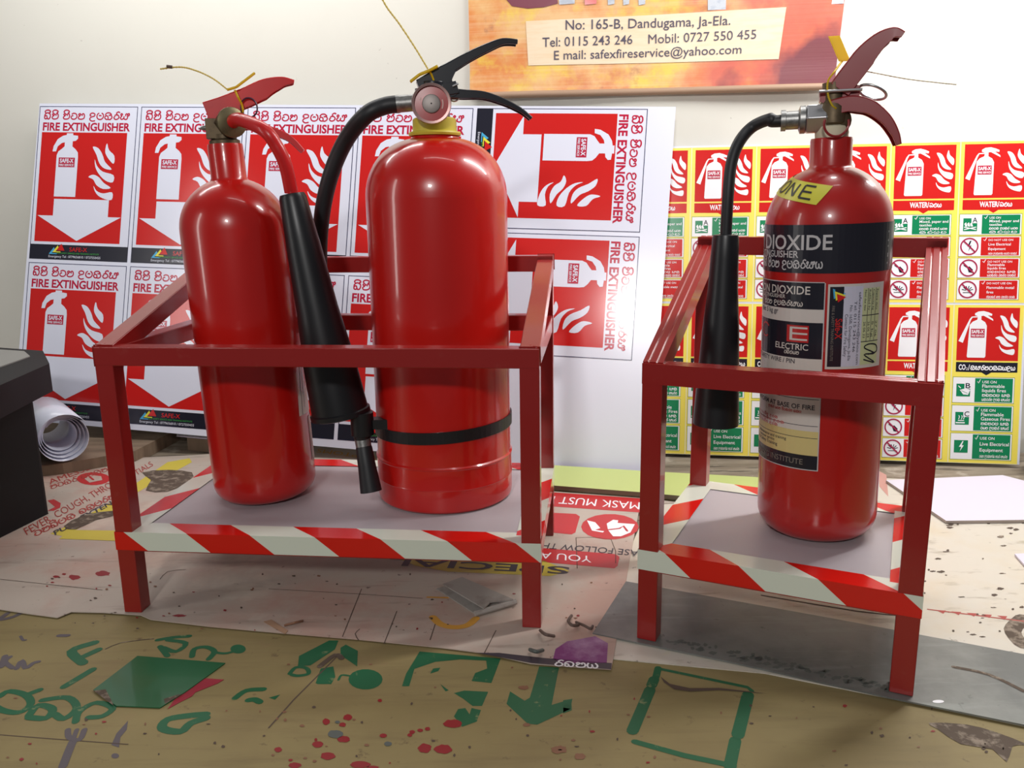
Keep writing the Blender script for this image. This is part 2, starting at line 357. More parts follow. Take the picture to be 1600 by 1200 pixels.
def yellow_sign(A, w, h, kind):
    R = lambda x0, y0, x1, y1, m, L=1: A.rect(x0*w, y0*h, x1*w, y1*h, m, L)
    P = lambda pts, m, L=2: A.poly([(x*w, y*h) for x, y in pts], m, L)
    R(0, 0, 1, 1, m_ysign, .5); A.rim(0, 0, w, h, .0009, m_cream, 1)
    R(.06, .018, .94, .35, m_sred, 1)
    X = lambda x: (x-150)/455; Y = lambda y: (y-95)/1065
    Q = lambda pts, m, L=2: P([(X(x), Y(y)) for x, y in pts], m, L)
    Q([(245, 440), (250, 448), (360, 448), (366, 440), (368, 235), (355, 210), (330, 195), (330, 170), (345, 168), (408, 202), (406, 190), (370, 165), (398, 168), (400, 156), (375, 145), (345, 137), (310, 140), (288, 152), (288, 165), (308, 172), (304, 195), (275, 208), (256, 230)], m_wht3)
    Q([(308, 172), (268, 174), (255, 190), (187, 338), (216, 350), (262, 200), (272, 181), (308, 179)], m_wht3)
    R(X(265), Y(255), X(355), Y(314), m_stxt, 3); A.text('SAFE-X', X(270)*w, Y(285)*h, X(350)*w, .02*h, m_wht3, 4, .03); A.text('FIRE SERVICE', X(270)*w, Y(307)*h, X(350)*w, .012*h, m_wht3, 4, .02)
    flames(A, lambda x, y: X(425+(x-560)/162*140)*w, lambda y: Y(150+(y-330)/348*275)*h, m_wht3)
    mb_ = m_sred if kind == 'water' else m_sblk
    P([(.06, .36), (.94, .36), (.94, .422), (.57, .424), (.5, .442), (.43, .424), (.06, .422)], mb_, 1)
    if kind == 'water':
        A.text('WATER/', .3*w, .404*h, .58*w, .032*h, m_wht3, 2, .03); A.sinhala('jly', .585*w, .402*h, .76*w, .024*h, m_wht3, 2, .25)
        rows = [(.45, .575, 'A'), (.588, .708, 1), (.722, .842, 2), (.856, .977, 3)]
    else:
        A.text('CO', .1*w, .408*h, .2*w, .032*h, m_wht3, 2, .03); A.text('2', .205*w, .41*h, .23*w, .016*h, m_wht3, 2); A.text('/', .235*w, .41*h, .26*w, .034*h, m_wht3, 2, .02)
        A.sinhala('kNrnvkjyuy', .27*w, .407*h, .91*w, .024*h, m_wht3, 2, .25)
        rows = [(.457, .615, 'B'), (.635, .795, 'C'), (.812, .975, 'E')]
    words = {'A': ['USE ON', 'Mixed, paper and', 'textiles', '~gnvk upkr yvn', '~kvpn'], 1: ['DO NOT USE ON', 'Live Electrical', 'Equipment', '~vgn upkNrg nvrv ppkr'],
             2: ['DO NOT USE ON', 'Flammable', 'liquids fires', '~ngnvp Nk', '~yvkrn vnrv ppkr'], 3: ['DO NOT USE ON', 'Flammable metal', 'fires', '~rkpgr Nl vnrv ppk'],
             'B': ['USE ON', 'Flammable', 'liquids fires', '~ngnvp Nk', '~ykvrn upk Nyrl'], 'C': ['USE ON', 'Flammable', 'Gaseous Fires', '~ngnvp Nk', '~vyn upkr Nyr'], 'E': ['USE ON', 'Live Electrical', 'Equipment', '~vgn upkNrg nvr Nyrl']}
    for y0, y1, k in rows:
        g = isinstance(k, str); hh = (y1-y0)*h
        A.rim(.025*w, (y0-.004)*h, .91*w, (y1+.004)*h, .0007, m_grn if g else m_navy, 1.2)
        R(.03, y0, .905, y1, m_wht3, 1)
        R(.345, y0+.004, .885, y1-.004, m_grn if g else m_sred, 2)
        row_text(A, .4*w, y0*h, .885*w, words[k], w, hh)
        cx, cy = .18*w, (y0+y1)/2*h
        if g:
            a = min(hh*.4, .1*w); A.rect(cx-a, cy-a*.95, cx+a, cy+a, m_grn, 2)
            if k == 'E':
                A.poly([(cx+a*.2, cy-a*.8), (cx-a*.3, cy+.1*a), (cx+.05*a, cy+.1*a), (cx-.15*a, cy+.8*a), (cx+.4*a, cy-.15*a), (cx+.1*a, cy-.15*a), (cx+.35*a, cy-.8*a)], m_wht3, 3)
            else:
                A.rect(cx+.15*a, cy-1.15*a, cx+1.15*a, cy-.2*a, m_wht3, 3); A.text(k, cx+.3*a, cy-.3*a, cx+1.0*a, .75*a, m_sblk, 4, .01)
                if k == 'A':
                    for q in (-.7, -.3, .1): A.poly([(cx+q*a, cy+.3*a), (cx+(q-.15)*a, cy-.1*a), (cx+(q+.1)*a, cy-.35*a), (cx+(q+.3)*a, cy+.3*a)], m_wht3, 3)
                    A.stroke([(cx-.8*a, cy+.75*a), (cx+.8*a, cy+.4*a)], .14*a, m_wht3, 3, 1); A.stroke([(cx-.8*a, cy+.4*a), (cx+.8*a, cy+.75*a)], .14*a, m_wht3, 3, 1)
                elif k == 'B':
                    A.poly([(cx-.5*a, cy+.0*a), (cx+.3*a, cy-.25*a), (cx+1*a, cy-.05*a), (cx+.7*a, cy+.75*a), (cx+.0*a, cy+.7*a)], m_wht3, 3); A.stroke([(cx-.7*a, cy-.6*a), (cx-.4*a, cy-.3*a)], .12*a, m_wht3, 3, 1)
                    A.stroke([(cx-.3*a, cy+.1*a), (cx+.6*a, cy+.5*a)], .06*a, m_grn, 4, 1)
                else:
                    A.rect(cx-.9*a, cy+.62*a, cx+.4*a, cy+.8*a, m_wht3, 3); A.rect(cx-.6*a, cy+.3*a, cx+.3*a, cy+.42*a, m_wht3, 3)
                    for q in (-.5, -.1, .2): A.stroke([(cx+q*a, cy+.15*a), (cx+(q+.1)*a, cy-.2*a), (cx+(q+.02)*a, cy-.4*a)], .1*a, m_wht3, 3, 2)
        else:
            r = hh*.45; A.ring(cx, cy, r, r*.16, m_mag, 3)
            if k == 1: A.poly([(cx+.05*r, cy-.65*r), (cx-.2*r, cy), (cx+.05*r, cy), (cx-.1*r, cy+.6*r), (cx+.25*r, cy-.1*r), (cx+.03*r, cy-.1*r), (cx+.22*r, cy-.65*r)], m_sblk, 2)
            elif k == 2: A.poly([(cx-.15*r, cy-.05*r), (cx+.1*r, cy-.2*r), (cx+.5*r, cy+.2*r), (cx+.4*r, cy+.55*r), (cx+.05*r, cy+.5*r), (cx-.05*r, cy+.2*r)], m_sblk, 2); A.stroke([(cx-.5*r, cy-.3*r), (cx-.2*r, cy-.1*r)], .1*r, m_sblk, 2, 1)
            else:
                for q in range(6):
                    an = math.pi*(.1+.16*q); A.stroke([(cx+.2*r*math.cos(an), cy+.15*r-.2*r*math.sin(an)), (cx+.6*r*math.cos(an), cy+.15*r-.55*r*math.sin(an))], .09*r, m_sblk, 2, 1)
                A.rect(cx-.5*r, cy+.3*r, cx+.5*r, cy+.38*r, m_sblk, 2)
            A.stroke([(cx-.62*r, cy-.62*r), (cx+.62*r, cy+.62*r)], r*.17, m_mag, 4, 1)
def lean_frame(O, a, l, ro):
    U = Vector((math.cos(a), math.sin(a), 0)); V = Vector((-math.sin(a)*math.sin(l), math.cos(a)*math.sin(l), math.cos(l)))
    U, V = U*math.cos(ro)+V*math.sin(ro), V*math.cos(ro)-U*math.sin(ro); return Vector(O), U, V, U.cross(V)
LAY = .00022
# --- the large sheet of portrait and sideways signs
O1, U1, V1, N1 = lean_frame((-1.1767, 1.9354, .052), -.1802, .2364, -.037)
sw, sh, sg, vT = .2588, .3646, .0088, .7571
sheet = empty('sign_sheet', O1+U1*.74, 'wide white sheet of red fire extinguisher arrow signs leaning on the wall', 'sign')
b = MB(); P = lambda u, v, d=0: O1+U1*u+V1*v+N1*d
b.prism([P(-.012, .008, -.003), P(1.487, -.004, -.003), P(1.492, .762, -.003), P(-.002, .764, -.003)], N1*.003, m_wht)
b.build('backing_sheet', sheet)
for r in range(2):
    for c in range(4):
        u0 = c*(sw+sg); v0 = vT - r*(sh+sg); b = MB()
        A = Art(b, lambda x, y, L, u0=u0, v0=v0: P(u0+x, v0-y, .0002+L*LAY)); fire_sign(A, sw, sh); b.build('printed_sign', sheet)
for r in range(2):
    u0 = 4*(sw+sg); v0 = vT - r*(sw+sg); b = MB()
    A = Art(b, lambda x, y, L, u0=u0, v0=v0: P(u0+sh-y, v0-x, .0002+L*LAY)); fire_sign(A, sw, sh); b.build('printed_sign', sheet)
# --- the sheet of yellow signs
O2, U2, V2, N2 = lean_frame((.3802, 1.7819, 0), -.1539, .1584, .0002)
yw, yh, yg = .1363, .3325, .0035
ys = empty('sign_sheet', O2+U2*.3, 'sheet of yellow bordered extinguisher type signs leaning on the wall at right', 'sign')
b = MB(); P2 = lambda u, v, d=0: O2+U2*u+V2*v+N2*d
b.prism([P2(-.145, 0, -.003), P2(5*yw+.004, 0, -.003), P2(5*yw+.004, .672, -.003), P2(-.145, .672, -.003)], N2*.003, m_wht)
b.build('backing_sheet', ys)
for r in range(2):
    for c in range(-1, 5):
        kind = 'water' if r == 0 or c == 3 else 'gas'; b = MB(); u0 = c*yw; v0 = 2*yh+yg - r*(yh+yg)
        A = Art(b, lambda x, y, L, u0=u0, v0=v0: P2(u0+x, v0-y, .0002+L*LAY)); yellow_sign(A, yw, yh, kind); b.build('printed_sign', ys)

# ------------------------------------------------------------------ banner on the wall
m_ban = mat('banner_print', (236, 190, 128), .38, spec=.4, var=[(7, .42, .6, (226, 132, 62), .85), (11, .5, .62, (240, 208, 84), .8), (5, .56, .7, (206, 96, 72), .85), (8, .62, .72, (136, 66, 70), .8), ((3, 3, 160), .45, .7, (246, 214, 176), .35)])
bump(m_ban, (5, 5, 300), .2, .001)
def banner_gradient(m):
    nt = m.node_tree; p = nt.nodes['Principled BSDF']; prev = p.inputs['Base Color'].links[0].from_socket
    tc = nt.nodes.new('ShaderNodeTexCoord'); n = nt.nodes.new('ShaderNodeTexNoise'); n.inputs['Scale'].default_value = 9; n.inputs['Detail'].default_value = 4
    nt.links.new(tc.outputs['Object'], n.inputs['Vector']); sp = nt.nodes.new('ShaderNodeSeparateXYZ'); nt.links.new(tc.outputs['Object'], sp.inputs[0])
    def layer(prev, kx, kz, off, lo, hi, col, amt):
        a = nt.nodes.new('ShaderNodeMath'); a.operation = 'MULTIPLY_ADD'; a.inputs[1].default_value = kx; a.inputs[2].default_value = off; nt.links.new(sp.outputs[0], a.inputs[0])
        c = nt.nodes.new('ShaderNodeMath'); c.operation = 'MULTIPLY_ADD'; c.inputs[1].default_value = kz; nt.links.new(sp.outputs[2], c.inputs[0]); nt.links.new(a.outputs[0], c.inputs[2])
        d = nt.nodes.new('ShaderNodeMath'); d.operation = 'ADD'; nt.links.new(c.outputs[0], d.inputs[0]); nt.links.new(n.outputs[0], d.inputs[1])
        r = nt.nodes.new('ShaderNodeMapRange'); r.inputs[1].default_value = lo; r.inputs[2].default_value = hi; r.inputs[4].default_value = amt; nt.links.new(d.outputs[0], r.inputs[0])
        x = nt.nodes.new('ShaderNodeMix'); x.data_type = 'RGBA'; x.inputs[7].default_value = (*[lin(q) for q in col], 1)
        nt.links.new(r.outputs[0], x.inputs[0]); nt.links.new(prev, x.inputs[6]); return x.outputs[2]
    q = layer(prev, 2.2, 0, 0, .62, .95, (204, 92, 84), .85)
    q = layer(q, 2.6, -3.2, 0, 1.02, 1.2, (104, 62, 76), .85)
    nt.links.new(q, p.inputs['Base Color'])
banner_gradient(m_ban)
m_bpale = mat('banner_pale_panel', (244, 224, 192), .4, var=[((14, 14, 120), .45, .7, (238, 206, 160), .6), (5, .5, .7, (246, 236, 210), .6)])
m_bdark = mat('banner_letter', (84, 78, 96), .5); m_bgrey = mat('banner_photo', (200, 206, 214), .4, var=[((60, 60, 90), .5, .6, (170, 180, 196), .6)])
m_bplum = mat('banner_plum', (126, 56, 74), .4); m_rod = mat('banner_hem', (170, 140, 116), .6)
wp = lambda p, d=.01: onplane(p, W0+WN*d, WN)
BL, BR, TL, TR = wp((735, 146)), wp((1303, 131)), wp((730, -90)), wp((1331, -90))
ban = empty('banner', (BL+BR)/2, 'orange flame patterned shop banner with contact lines hanging on wall', 'banner')
def bq(s, t, d=0):                                   # bilinear place on the banner with a gentle roll
    q = (BL*(1-s)+BR*s)*(1-t) + (TL*(1-s)+TR*s)*t
    return q + WN*(d + .004*math.sin(s*9) + .006*math.exp(-(t*9)**2))
b = MB(); nx, nz = 40, 16
for d, fl in ((0, 0), (-.0015, 1)):
    vs = [bq(i/nx, j/nz, d) for j in range(nz+1) for i in range(nx+1)]
    b.add(vs, [(j*(nx+1)+i, j*(nx+1)+i+1, (j+1)*(nx+1)+i+1, (j+1)*(nx+1)+i) for j in range(nz) for i in range(nx)], m_ban)
b.build('banner_cloth', ban, smooth=60)
b = MB(); b.tube([bq(i/20, 0, -.002)+Vector((0, 0, -.006)) for i in range(21)], .0075, m_rod, 10); b.build('hem_rod', ban, smooth=50)
def bst(p):                                          # photo point -> banner coordinates (fixed-point)
    X = wp(p); s, t = .5, .3
    for _ in range(30):
        q = (BL*(1-s)+BR*s)*(1-t)+(TL*(1-s)+TR*s)*t; e = X-q
        s += e.dot(WU)/(BR-BL).length; t += e.z/(TL-BL).length
    return s, t
b = MB()
def bpoly(pts, m, L, n=1):
    st = [bst(p) for p in pts]; b.poly([bq(s, t, L*.0004+.0008) for s, t in st], m)
c4 = [bst(p) for p in ((822, 34), (1228, 12), (1216, 93), (826, 103))]
g = 24; vs = []
for j in range(3):
    for i in range(g+1):
        s = i/g; t = j/2; q = [(c4[0][k]*(1-s)+c4[1][k]*s)*(1-t)+(c4[3][k]*(1-s)+c4[2][k]*s)*t for k in (0, 1)]; vs.append(bq(*q, .0012))
b.add(vs, [(j*(g+1)+i, j*(g+1)+i+1, (j+1)*(g+1)+i+1, (j+1)*(g+1)+i) for j in range(2) for i in range(g)], m_bpale)
bpoly([(1106, -90), (1322, -90), (1318, 6), (1106, 16)], m_bgrey, 1)
bpoly([(788, -4), (800, 10), (825, 14), (850, 12), (872, 6), (870, -6), (868, -40), (790, -40)], m_bplum, 1)
for x0, x1, m in ((872, 900, m_bgrey), (912, 934, m_sred), (948, 962, m_bgrey), (972, 985, m_bgrey), (996, 1010, m_bgrey)): bpoly([(x0, -30), (x1, -30), (x1-2, 6), (x0+2, 8)], m, 2)
def btext(t, p0, p1, hpx, bold=0.0):
    a0, a1, h0 = bst(p0), bst(p1), bst((p0[0], p0[1]-hpx)); vs, fs, _ = text2d(t, bold); dv = (h0[0]-a0[0], h0[1]-a0[1])
    b.add([bq(a0[0]+(a1[0]-a0[0])*x+dv[0]*y, a0[1]+(a1[1]-a0[1])*x+dv[1]*y, .0022) for x, y in vs], fs, m_bdark)
btext('No: 165-B, Dandugama, Ja-Ela.', (884, 47), (1141, 39), 15, .004)
btext('Tel: 0115 243 246', (848, 74), (988, 68.5), 14.5, .004); btext('Mobil: 0727 550 455', (1013, 68), (1181, 61), 14.5)
btext('E mail: safexfireservice@yahoo.com', (866, 94), (1158, 84), 14, .004)
b.build('printed_panel', ban)

# ------------------------------------------------------------------ sheets lying on the bench
m_ply = bump(mat('ply_yellow', (142, 127, 86), .55, spec=.3, var=[(4, .45, .65, (130, 114, 78), .7), ((6, 50, 4), .5, .7, (120, 104, 72), .5), (45, .64, .72, (98, 80, 58), .7), (9, .6, .72, (140, 112, 84), .5)]), 60, .12)
m_flex = bump(mat('flex_sheet', (184, 172, 160), .55, spec=.35, var=[(3.2, .48, .64, (186, 146, 132), .7), (6, .57, .72, (172, 126, 114), .5), ((4, 30, 3), .58, .66, (142, 124, 112), .5), (70, .66, .71, (84, 62, 58), .75), (2.5, .6, .7, (226, 214, 196), .6)]), 80, .1)
m_crm = bump(mat('cream_sheet', (206, 199, 186), .45, var=[(4, .5, .68, (204, 188, 160), .7), ((10, 40, 4), .58, .68, (150, 138, 120), .6), (55, .67, .72, (96, 84, 72), .7), (8, .62, .72, (214, 208, 148), .5)]), 70, .1)
m_pgreen = mat('stencil_green', (22, 92, 58), .5, var=[(60, .62, .7, (150, 150, 104), .6)])
m_pgrey = mat('stencil_grey', (92, 84, 88), .6); m_drip = mat('red_drips', (138, 30, 34), .45); m_dripb = mat('brown_stain', (128, 88, 64), .6); m_dripg = mat('grey_drips', (86, 92, 88), .5)
m_dark = mat('scratch', (84, 68, 58), .8); m_ptxt = mat('print_dull_red', (168, 66, 60), .5); m_pred = mat('print_red', (190, 44, 46), .4); m_pyel = mat('print_yellow', (206, 188, 70), .5); m_pblk = mat('print_black', (60, 54, 62), .5)
m_orange = mat('orange_ring', (206, 150, 60), .6); m_purple = mat('print_purple', (122, 44, 116), .45, var=[(9, .5, .65, (190, 160, 190), .7)]); m_stain = mat('brown_grime', (84, 70, 58), .8, var=[((60, 60, 60), .5, .62, (150, 136, 120), .8)])
class TArt:
    ws = 1.0
    """flat prints on a bench-top sheet, given as photo points that are laid on the sheet's plane"""
    def __init__(s, mb, z, org=(0, 0), sc=1): s.mb, s.z, s.org, s.sc = mb, z, org, sc
    def P(s, p, L=1): return tp((s.org[0]+p[0]/s.sc, s.org[1]+p[1]/s.sc), s.z+L*.00025)
    def poly(s, pts, m, L=1, sm=0):
        if sm: pts = [(q.x, q.y) for q in cat_rom([(x, y, 0) for x, y in pts], sm, True)]
        s.mb.poly([s.P(p, L) for p in pts], m)
    def ell(s, cx, cy, rx, ry, m, L=1, jit=0):
        s.poly([(cx+rx*math.cos(a)*(1+jit*rnd.uniform(-1, 1)), cy+ry*math.sin(a)*(1+jit*rnd.uniform(-1, 1))) for a in [2*math.pi*k/18 for k in range(18)]], m, L)
    def stroke(s, pts, wd, m, L=1, sm=4):
        s.k = getattr(s, 'k', 0)+1; A = Art(s.mb, lambda x, y, L: Vector((x, y, s.z+L*.00025+(s.k % 9)*.000012))); A.stroke([(q.x, q.y) for q in [s.P(p) for p in pts]], wd*s.ws, m, L, sm)
    def text(s, t, p0, p1, ph, m, L=2, bold=0.0):       # baseline p0 -> p1, ph = a photo point above p0 at cap height
        a0, a1, h = s.P(p0, L), s.P(p1, L), s.P(ph, L); vs, fs, _ = text2d(t, bold)
        s.mb.add([a0+(a1-a0)*x+(h-a0)*y for x, y in vs], fs, m)
    def sinhala(s, word, p0, p1, ph, m, L=2, wd=.2):
        a0, a1, h = s.P(p0, L), s.P(p1, L), s.P(ph, L); U = (a1-a0); V = (h-a0); k = U.length; kh = V.length; U = U/k; V = V/kh
        A = Art(s.mb, lambda x, y, L_: a0+U*x+V*y); A.sinhala(word, 0, 0, k, kh, m, L, wd, 3, ydown=False)
# yellow ply board with worn green stencils
zp = -.0045
TArt.ws = .62
b = MB(); b.prism([(-1.5, .46, TZ+.0002), (1.6, .46, TZ+.0002), (1.6, 1.02, TZ+.0002), (-1.5, 1.16, TZ+.0002)], (0, 0, zp-TZ-.0002), m_ply)
T = TArt(b, zp)
for pts, wd in (([(148, 1004), (112, 1017), (130, 1036)], .02), ([(130, 1026), (154, 1015)], .017), ([(100, 1073), (145, 1046)], .016),
    ([(0, 1088), (14, 1080), (40, 1086), (48, 1100), (30, 1113), (4, 1110), (-14, 1100)], .014), ([(40, 1086), (62, 1078)], .014), ([(45, 1118), (60, 1102), (82, 1108), (72, 1122), (45, 1121)], .015),
    ([(66, 1094), (105, 1090), (120, 1106), (100, 1123), (86, 1116)], .014), ([(118, 1128), (124, 1112), (150, 1098), (176, 1106), (160, 1119), (138, 1121)], .013),
    ([(322, 1116), (296, 1118), (262, 1124), (254, 1138), (282, 1143), (298, 1130), (322, 1122)], .017), ([(367, 1091), (385, 1079), (412, 1077)], .013), ([(388, 1094), (398, 1093), (406, 1097)], .014),
    ([(246, 1000), (270, 996), (296, 994)], .012), ([(250, 1010), (262, 1025)], .012), ([(262, 1000), (290, 1005), (275, 1018), (255, 1012)], .012), ([(300, 1026), (304, 1014), (322, 1011), (335, 1018), (326, 1030)], .012), ([(333, 1019), (350, 1021), (362, 1019)], .008)): T.stroke(pts, wd, m_pgreen)
T.ell(372, 1014, 12, 7, m_pgreen)
for pts, wd in (([(8, 1025), (2, 1042)], .012), ([(16, 1026), (8, 1034), (20, 1044)], .01), ([(26, 1045), (34, 1032), (40, 1044), (52, 1036), (60, 1034)], .01), ([(32, 994), (36, 1000), (40, 1000)], .006), ([(92, 993), (106, 993)], .012),
    ([(106, 1140), (108, 1152), (124, 1156), (132, 1140)], .01), ([(120, 1140), (114, 1156)], .008), ([(114, 1158), (108, 1172), (98, 1198)], .014), ([(12, 958), (0, 968), (20, 964), (34, 957)], .012)): T.stroke(pts, wd, m_pgrey)
T.poly([(200, 1126), (182, 1146), (174, 1164), (186, 1168), (188, 1152), (198, 1140)], m_pgrey); T.ell(180, 1181, 6, 4, m_pgrey)
T = TArt(b, zp, (420, 960), 3.077)
for pl in ([(145, 200), (290, 125), (335, 125), (318, 168), (200, 245), (140, 250)], [(345, 160), (370, 145), (428, 175), (425, 250), (345, 195)], [(225, 330), (250, 260), (310, 250), (320, 300), (300, 335), (235, 335)],
    [(725, 178), (1115, 212), (1070, 330), (975, 320), (992, 282), (1050, 260), (1045, 222), (920, 216), (800, 228), (700, 262), (675, 345), (640, 345), (660, 285)], [(890, 378), (940, 366), (1055, 372), (1025, 440), (980, 440), (935, 405)],
    [(825, 335), (865, 365), (850, 370)], [(775, 285), (790, 260), (825, 256), (815, 272)], [(910, 455), (945, 450), (965, 480), (975, 450), (1020, 460), (1000, 515), (930, 540), (890, 490)],
    [(1300, 250), (1395, 255), (1360, 435), (1460, 405), (1450, 455), (1290, 530), (1245, 525), (1143, 430), (1160, 370), (1230, 415), (1255, 400)], [(0, 400), (55, 385), (30, 410)]): T.poly(pl, m_pgreen)
T.ell(465, 312, 82, 49, m_pgreen); T.stroke([(100, 285), (130, 255), (180, 258), (190, 285), (140, 295), (110, 290)], .009, m_pgreen); T.stroke([(335, 315), (350, 292), (385, 295)], .005, m_pgreen)
T.stroke([(245, 250), (320, 195), (350, 212)], .012, m_stain, 2); T.stroke([(330, 200), (120, 410), (0, 545)], .003, m_dark, 1, 1)
for x, y, rx, ry in ((275, 515, 18, 15), (380, 495, 22, 14), (355, 530, 16, 10), (360, 600, 30, 15), (235, 625, 26, 15), (285, 680, 35, 18), (440, 722, 50, 16), (550, 583, 18, 10), (690, 565, 14, 9), (678, 580, 12, 8), (728, 557, 14, 8), (763, 550, 13, 9), (750, 643, 32, 22), (838, 648, 42, 22), (885, 525, 45, 20), (125, 725, 30, 14), (45, 650, 18, 12), (105, 700, 10, 6), (500, 735, 30, 8)): T.ell(x, y, rx, ry, m_drip, 2, .12)
for x, y, rx, ry in ((320, 575, 38, 19), (573, 622, 18, 11), (330, 517, 12, 7)): T.ell(x, y, rx, ry, m_dripg, 2, .08)
for x, y, rx, ry in ((1395, 650, 40, 18), (1495, 682, 26, 16), (1225, 352, 26, 10), (470, 628, 12, 6), (175, 690, 10, 5), (20, 676, 8, 5), (220, 705, 10, 6), (1240, 530, 18, 8), (75, 468, 10, 5), (160, 535, 12, 6), (95, 240, 8, 4), (490, 240, 8, 3), (1170, 255, 6, 4), (800, 350, 6, 4), (410, 505, 8, 5)): T.ell(x, y, rx, ry, m_dripb, 2, .2)
T = TArt(b, zp)
for k in range(70): T.ell(rnd.uniform(0, 1580), rnd.uniform(1090, 1196), rnd.uniform(1, 4), rnd.uniform(.8, 2.4), rnd.choice([m_dripb, m_dark, m_dripb, m_drip]) if k % 3 else m_dark, 2, .3)
T.stroke([(0, 1148), (90, 1155), (200, 1163)], .002, m_dark, 1, 2); T.stroke([(165, 1014), (190, 1004), (240, 998)], .003, m_stain, 1, 2)
T = TArt(b, zp, (880, 860), 2.222)
for pts, wd in (([(330, 410), (640, 475), (655, 488)], .009), ([(330, 408), (322, 440)], .014), ([(316, 446), (306, 470)], .02), ([(302, 482), (240, 628)], .021), ([(642, 500), (606, 642)], .022), ([(598, 658), (578, 752)], .02), ([(248, 664), (420, 712), (590, 748)], .013)): T.stroke(pts, wd, m_pgreen, 1, 1)
T.poly([(338, 438), (370, 463), (440, 478), (540, 477), (712, 497), (540, 485), (440, 490), (385, 482), (350, 458)], m_dark, 3)
T.poly([(1270, 598), (1400, 604), (1500, 630), (1600, 668), (1600, 676), (1560, 680), (1540, 735), (1490, 690), (1380, 672), (1300, 620)], m_stain, 2, 2)
T.poly([(0, 520), (28, 516), (30, 555), (0, 566)], m_pgreen)
tag(b.build('plywood_board', origin=(0, .8, TZ)), 'yellowed board with worn green stencil marks and red paint drips along bench front', 'board')
# stained printed flex sheet
TArt.ws = 1.0
zf = -.0018
edge = [(-120, 942), (0, 953), (45, 960), (90, 966), (112, 957), (160, 958), (220, 962), (236, 969), (330, 980), (440, 990), (560, 1000), (640, 1008), (690, 1013), (760, 1022), (830, 1038), (955, 1047), (958, 1032)]
back = [(985, 870), (1000, 790), (1060, 786), (870, 758), (860, 738), (700, 715), (600, 705), (480, 698), (300, 712), (165, 718), (100, 727), (60, 742), (-120, 800)]
b = MB(); b.prism([tp(p, -.0029) for p in edge+back], (0, 0, zf+.0029), m_flex)
T = TArt(b, zf)
T.text('FEVER, COUGH, THROAT', (42, 836), (192, 752), (36, 826), m_ptxt, 2); T.sinhala('vnGpk gkprn', (55, 838), (182, 776), (51, 831), m_ptxt, 2, .22)
T.text('AMESSES, C', (78, 757), (172, 722), (74, 750), m_ptxt, 2); T.sinhala('nvkr gpkn', (80, 764), (170, 735), (77, 758), m_ptxt)
T.text('NTIALS', (205, 748), (240, 727), (200, 741), m_ptxt, 2); T.text('SYMPTOMS', (600, 714), (497, 701), (598, 720), m_orange, 2)
T.ell(146, 748, 26, 10, m_pred, 1); T.poly([(132, 748), (142, 742), (158, 744), (160, 750), (140, 754)], m_flex, 2); T.stroke([(140, 745), (146, 750)], .004, m_pred, 3, 1)
T.poly([(74, 782), (84, 780), (95, 786), (94, 793), (84, 798), (74, 798), (86, 792)], m_pred, 1)
T.poly([(78, 834), (100, 824), (175, 784), (176, 800), (140, 816), (100, 838)], m_pyel, 1); T.text('PU', (86, 836), (106, 826), (83, 830), m_pblk, 3, .02); T.text('EXTEN', (128, 812), (176, 788), (125, 806), m_pblk, 3, .02)
T.poly([(92, 842), (110, 828), (182, 829), (182, 845), (100, 842)], m_pyel, 2); T.poly([(100, 822), (130, 805), (176, 798), (176, 806), (150, 812), (118, 827)], m_stain, 4, 2)
T.poly([(205, 760), (262, 722), (296, 716), (300, 722), (240, 755), (210, 772)], m_pyel, 1); T.poly([(222, 738), (262, 734), (300, 738), (296, 752), (262, 768), (228, 766), (236, 750)], m_stain, 3, 2)
for x, y, rx, ry in ((116, 902, 9, 4), (88, 901, 5, 2), (160, 896, 12, 4), (100, 897, 3, 1.5), (82, 910, 3, 1), (280, 962, 10, 2)): T.ell(x, y, rx, ry, m_drip, 1, .2)
# upside-down notice beside the stand
T.poly([(860, 769), (1004, 779), (1004, 801), (860, 791)], m_pred, 1); T.text('MASK MUST BE', (1000, 785), (846, 774), (999, 796), m_wht3, 2, 0)
T.poly([(862, 801), (900, 803), (906, 807), (899, 832), (893, 835), (862, 832)], m_pred, 1); T.ell(953, 823, 45, 20, m_pred, 1)
T.poly([(948, 818), (958, 812), (966, 813), (965, 817), (992, 819), (985, 832), (970, 838), (958, 838), (950, 828)], m_wht3, 2); T.stroke([(950, 828), (968, 826), (974, 822), (980, 830)], .004, m_pred, 3, 1)
T.poly([(917, 813), (930, 816), (938, 825), (930, 828), (944, 830), (942, 832), (925, 829)], m_wht3, 2)
T.text('PLEASE FOLLOW THE', (1028, 862), (838, 847), (1027, 871), m_pblk, 2, 0)
T.poly([(845, 856), (962, 866), (968, 870), (965, 884), (960, 888), (845, 878)], m_pred, 1); T.text('YOU ARE', (924, 869), (818, 860), (924, 879), m_wht3, 2, 0)
T.poly([(620, 872), (850, 876), (890, 892), (860, 900), (700, 893), (650, 884)], m_pyel, 1); T.text('SPECIAL', (890, 886), (610, 872), (888, 897), m_pblk, 2, .02)
T.poly([(864, 1030), (868, 1014), (886, 1002), (930, 994), (950, 1005), (948, 1036), (880, 1036)], m_purple, 1); T.sinhala('rgny', (866, 1040), (936, 1044), (866, 1032), m_wht3, 2, .2)
T.poly([(745, 1020), (830, 1036), (955, 1046), (956, 1036), (850, 1028), (780, 1020)], m_pblk, 1)
T.stroke([(676, 964), (688, 975), (708, 980), (730, 977), (744, 966)], .011, m_orange, 1); T.stroke([(668, 933), (700, 934)], .004, m_orange, 1)
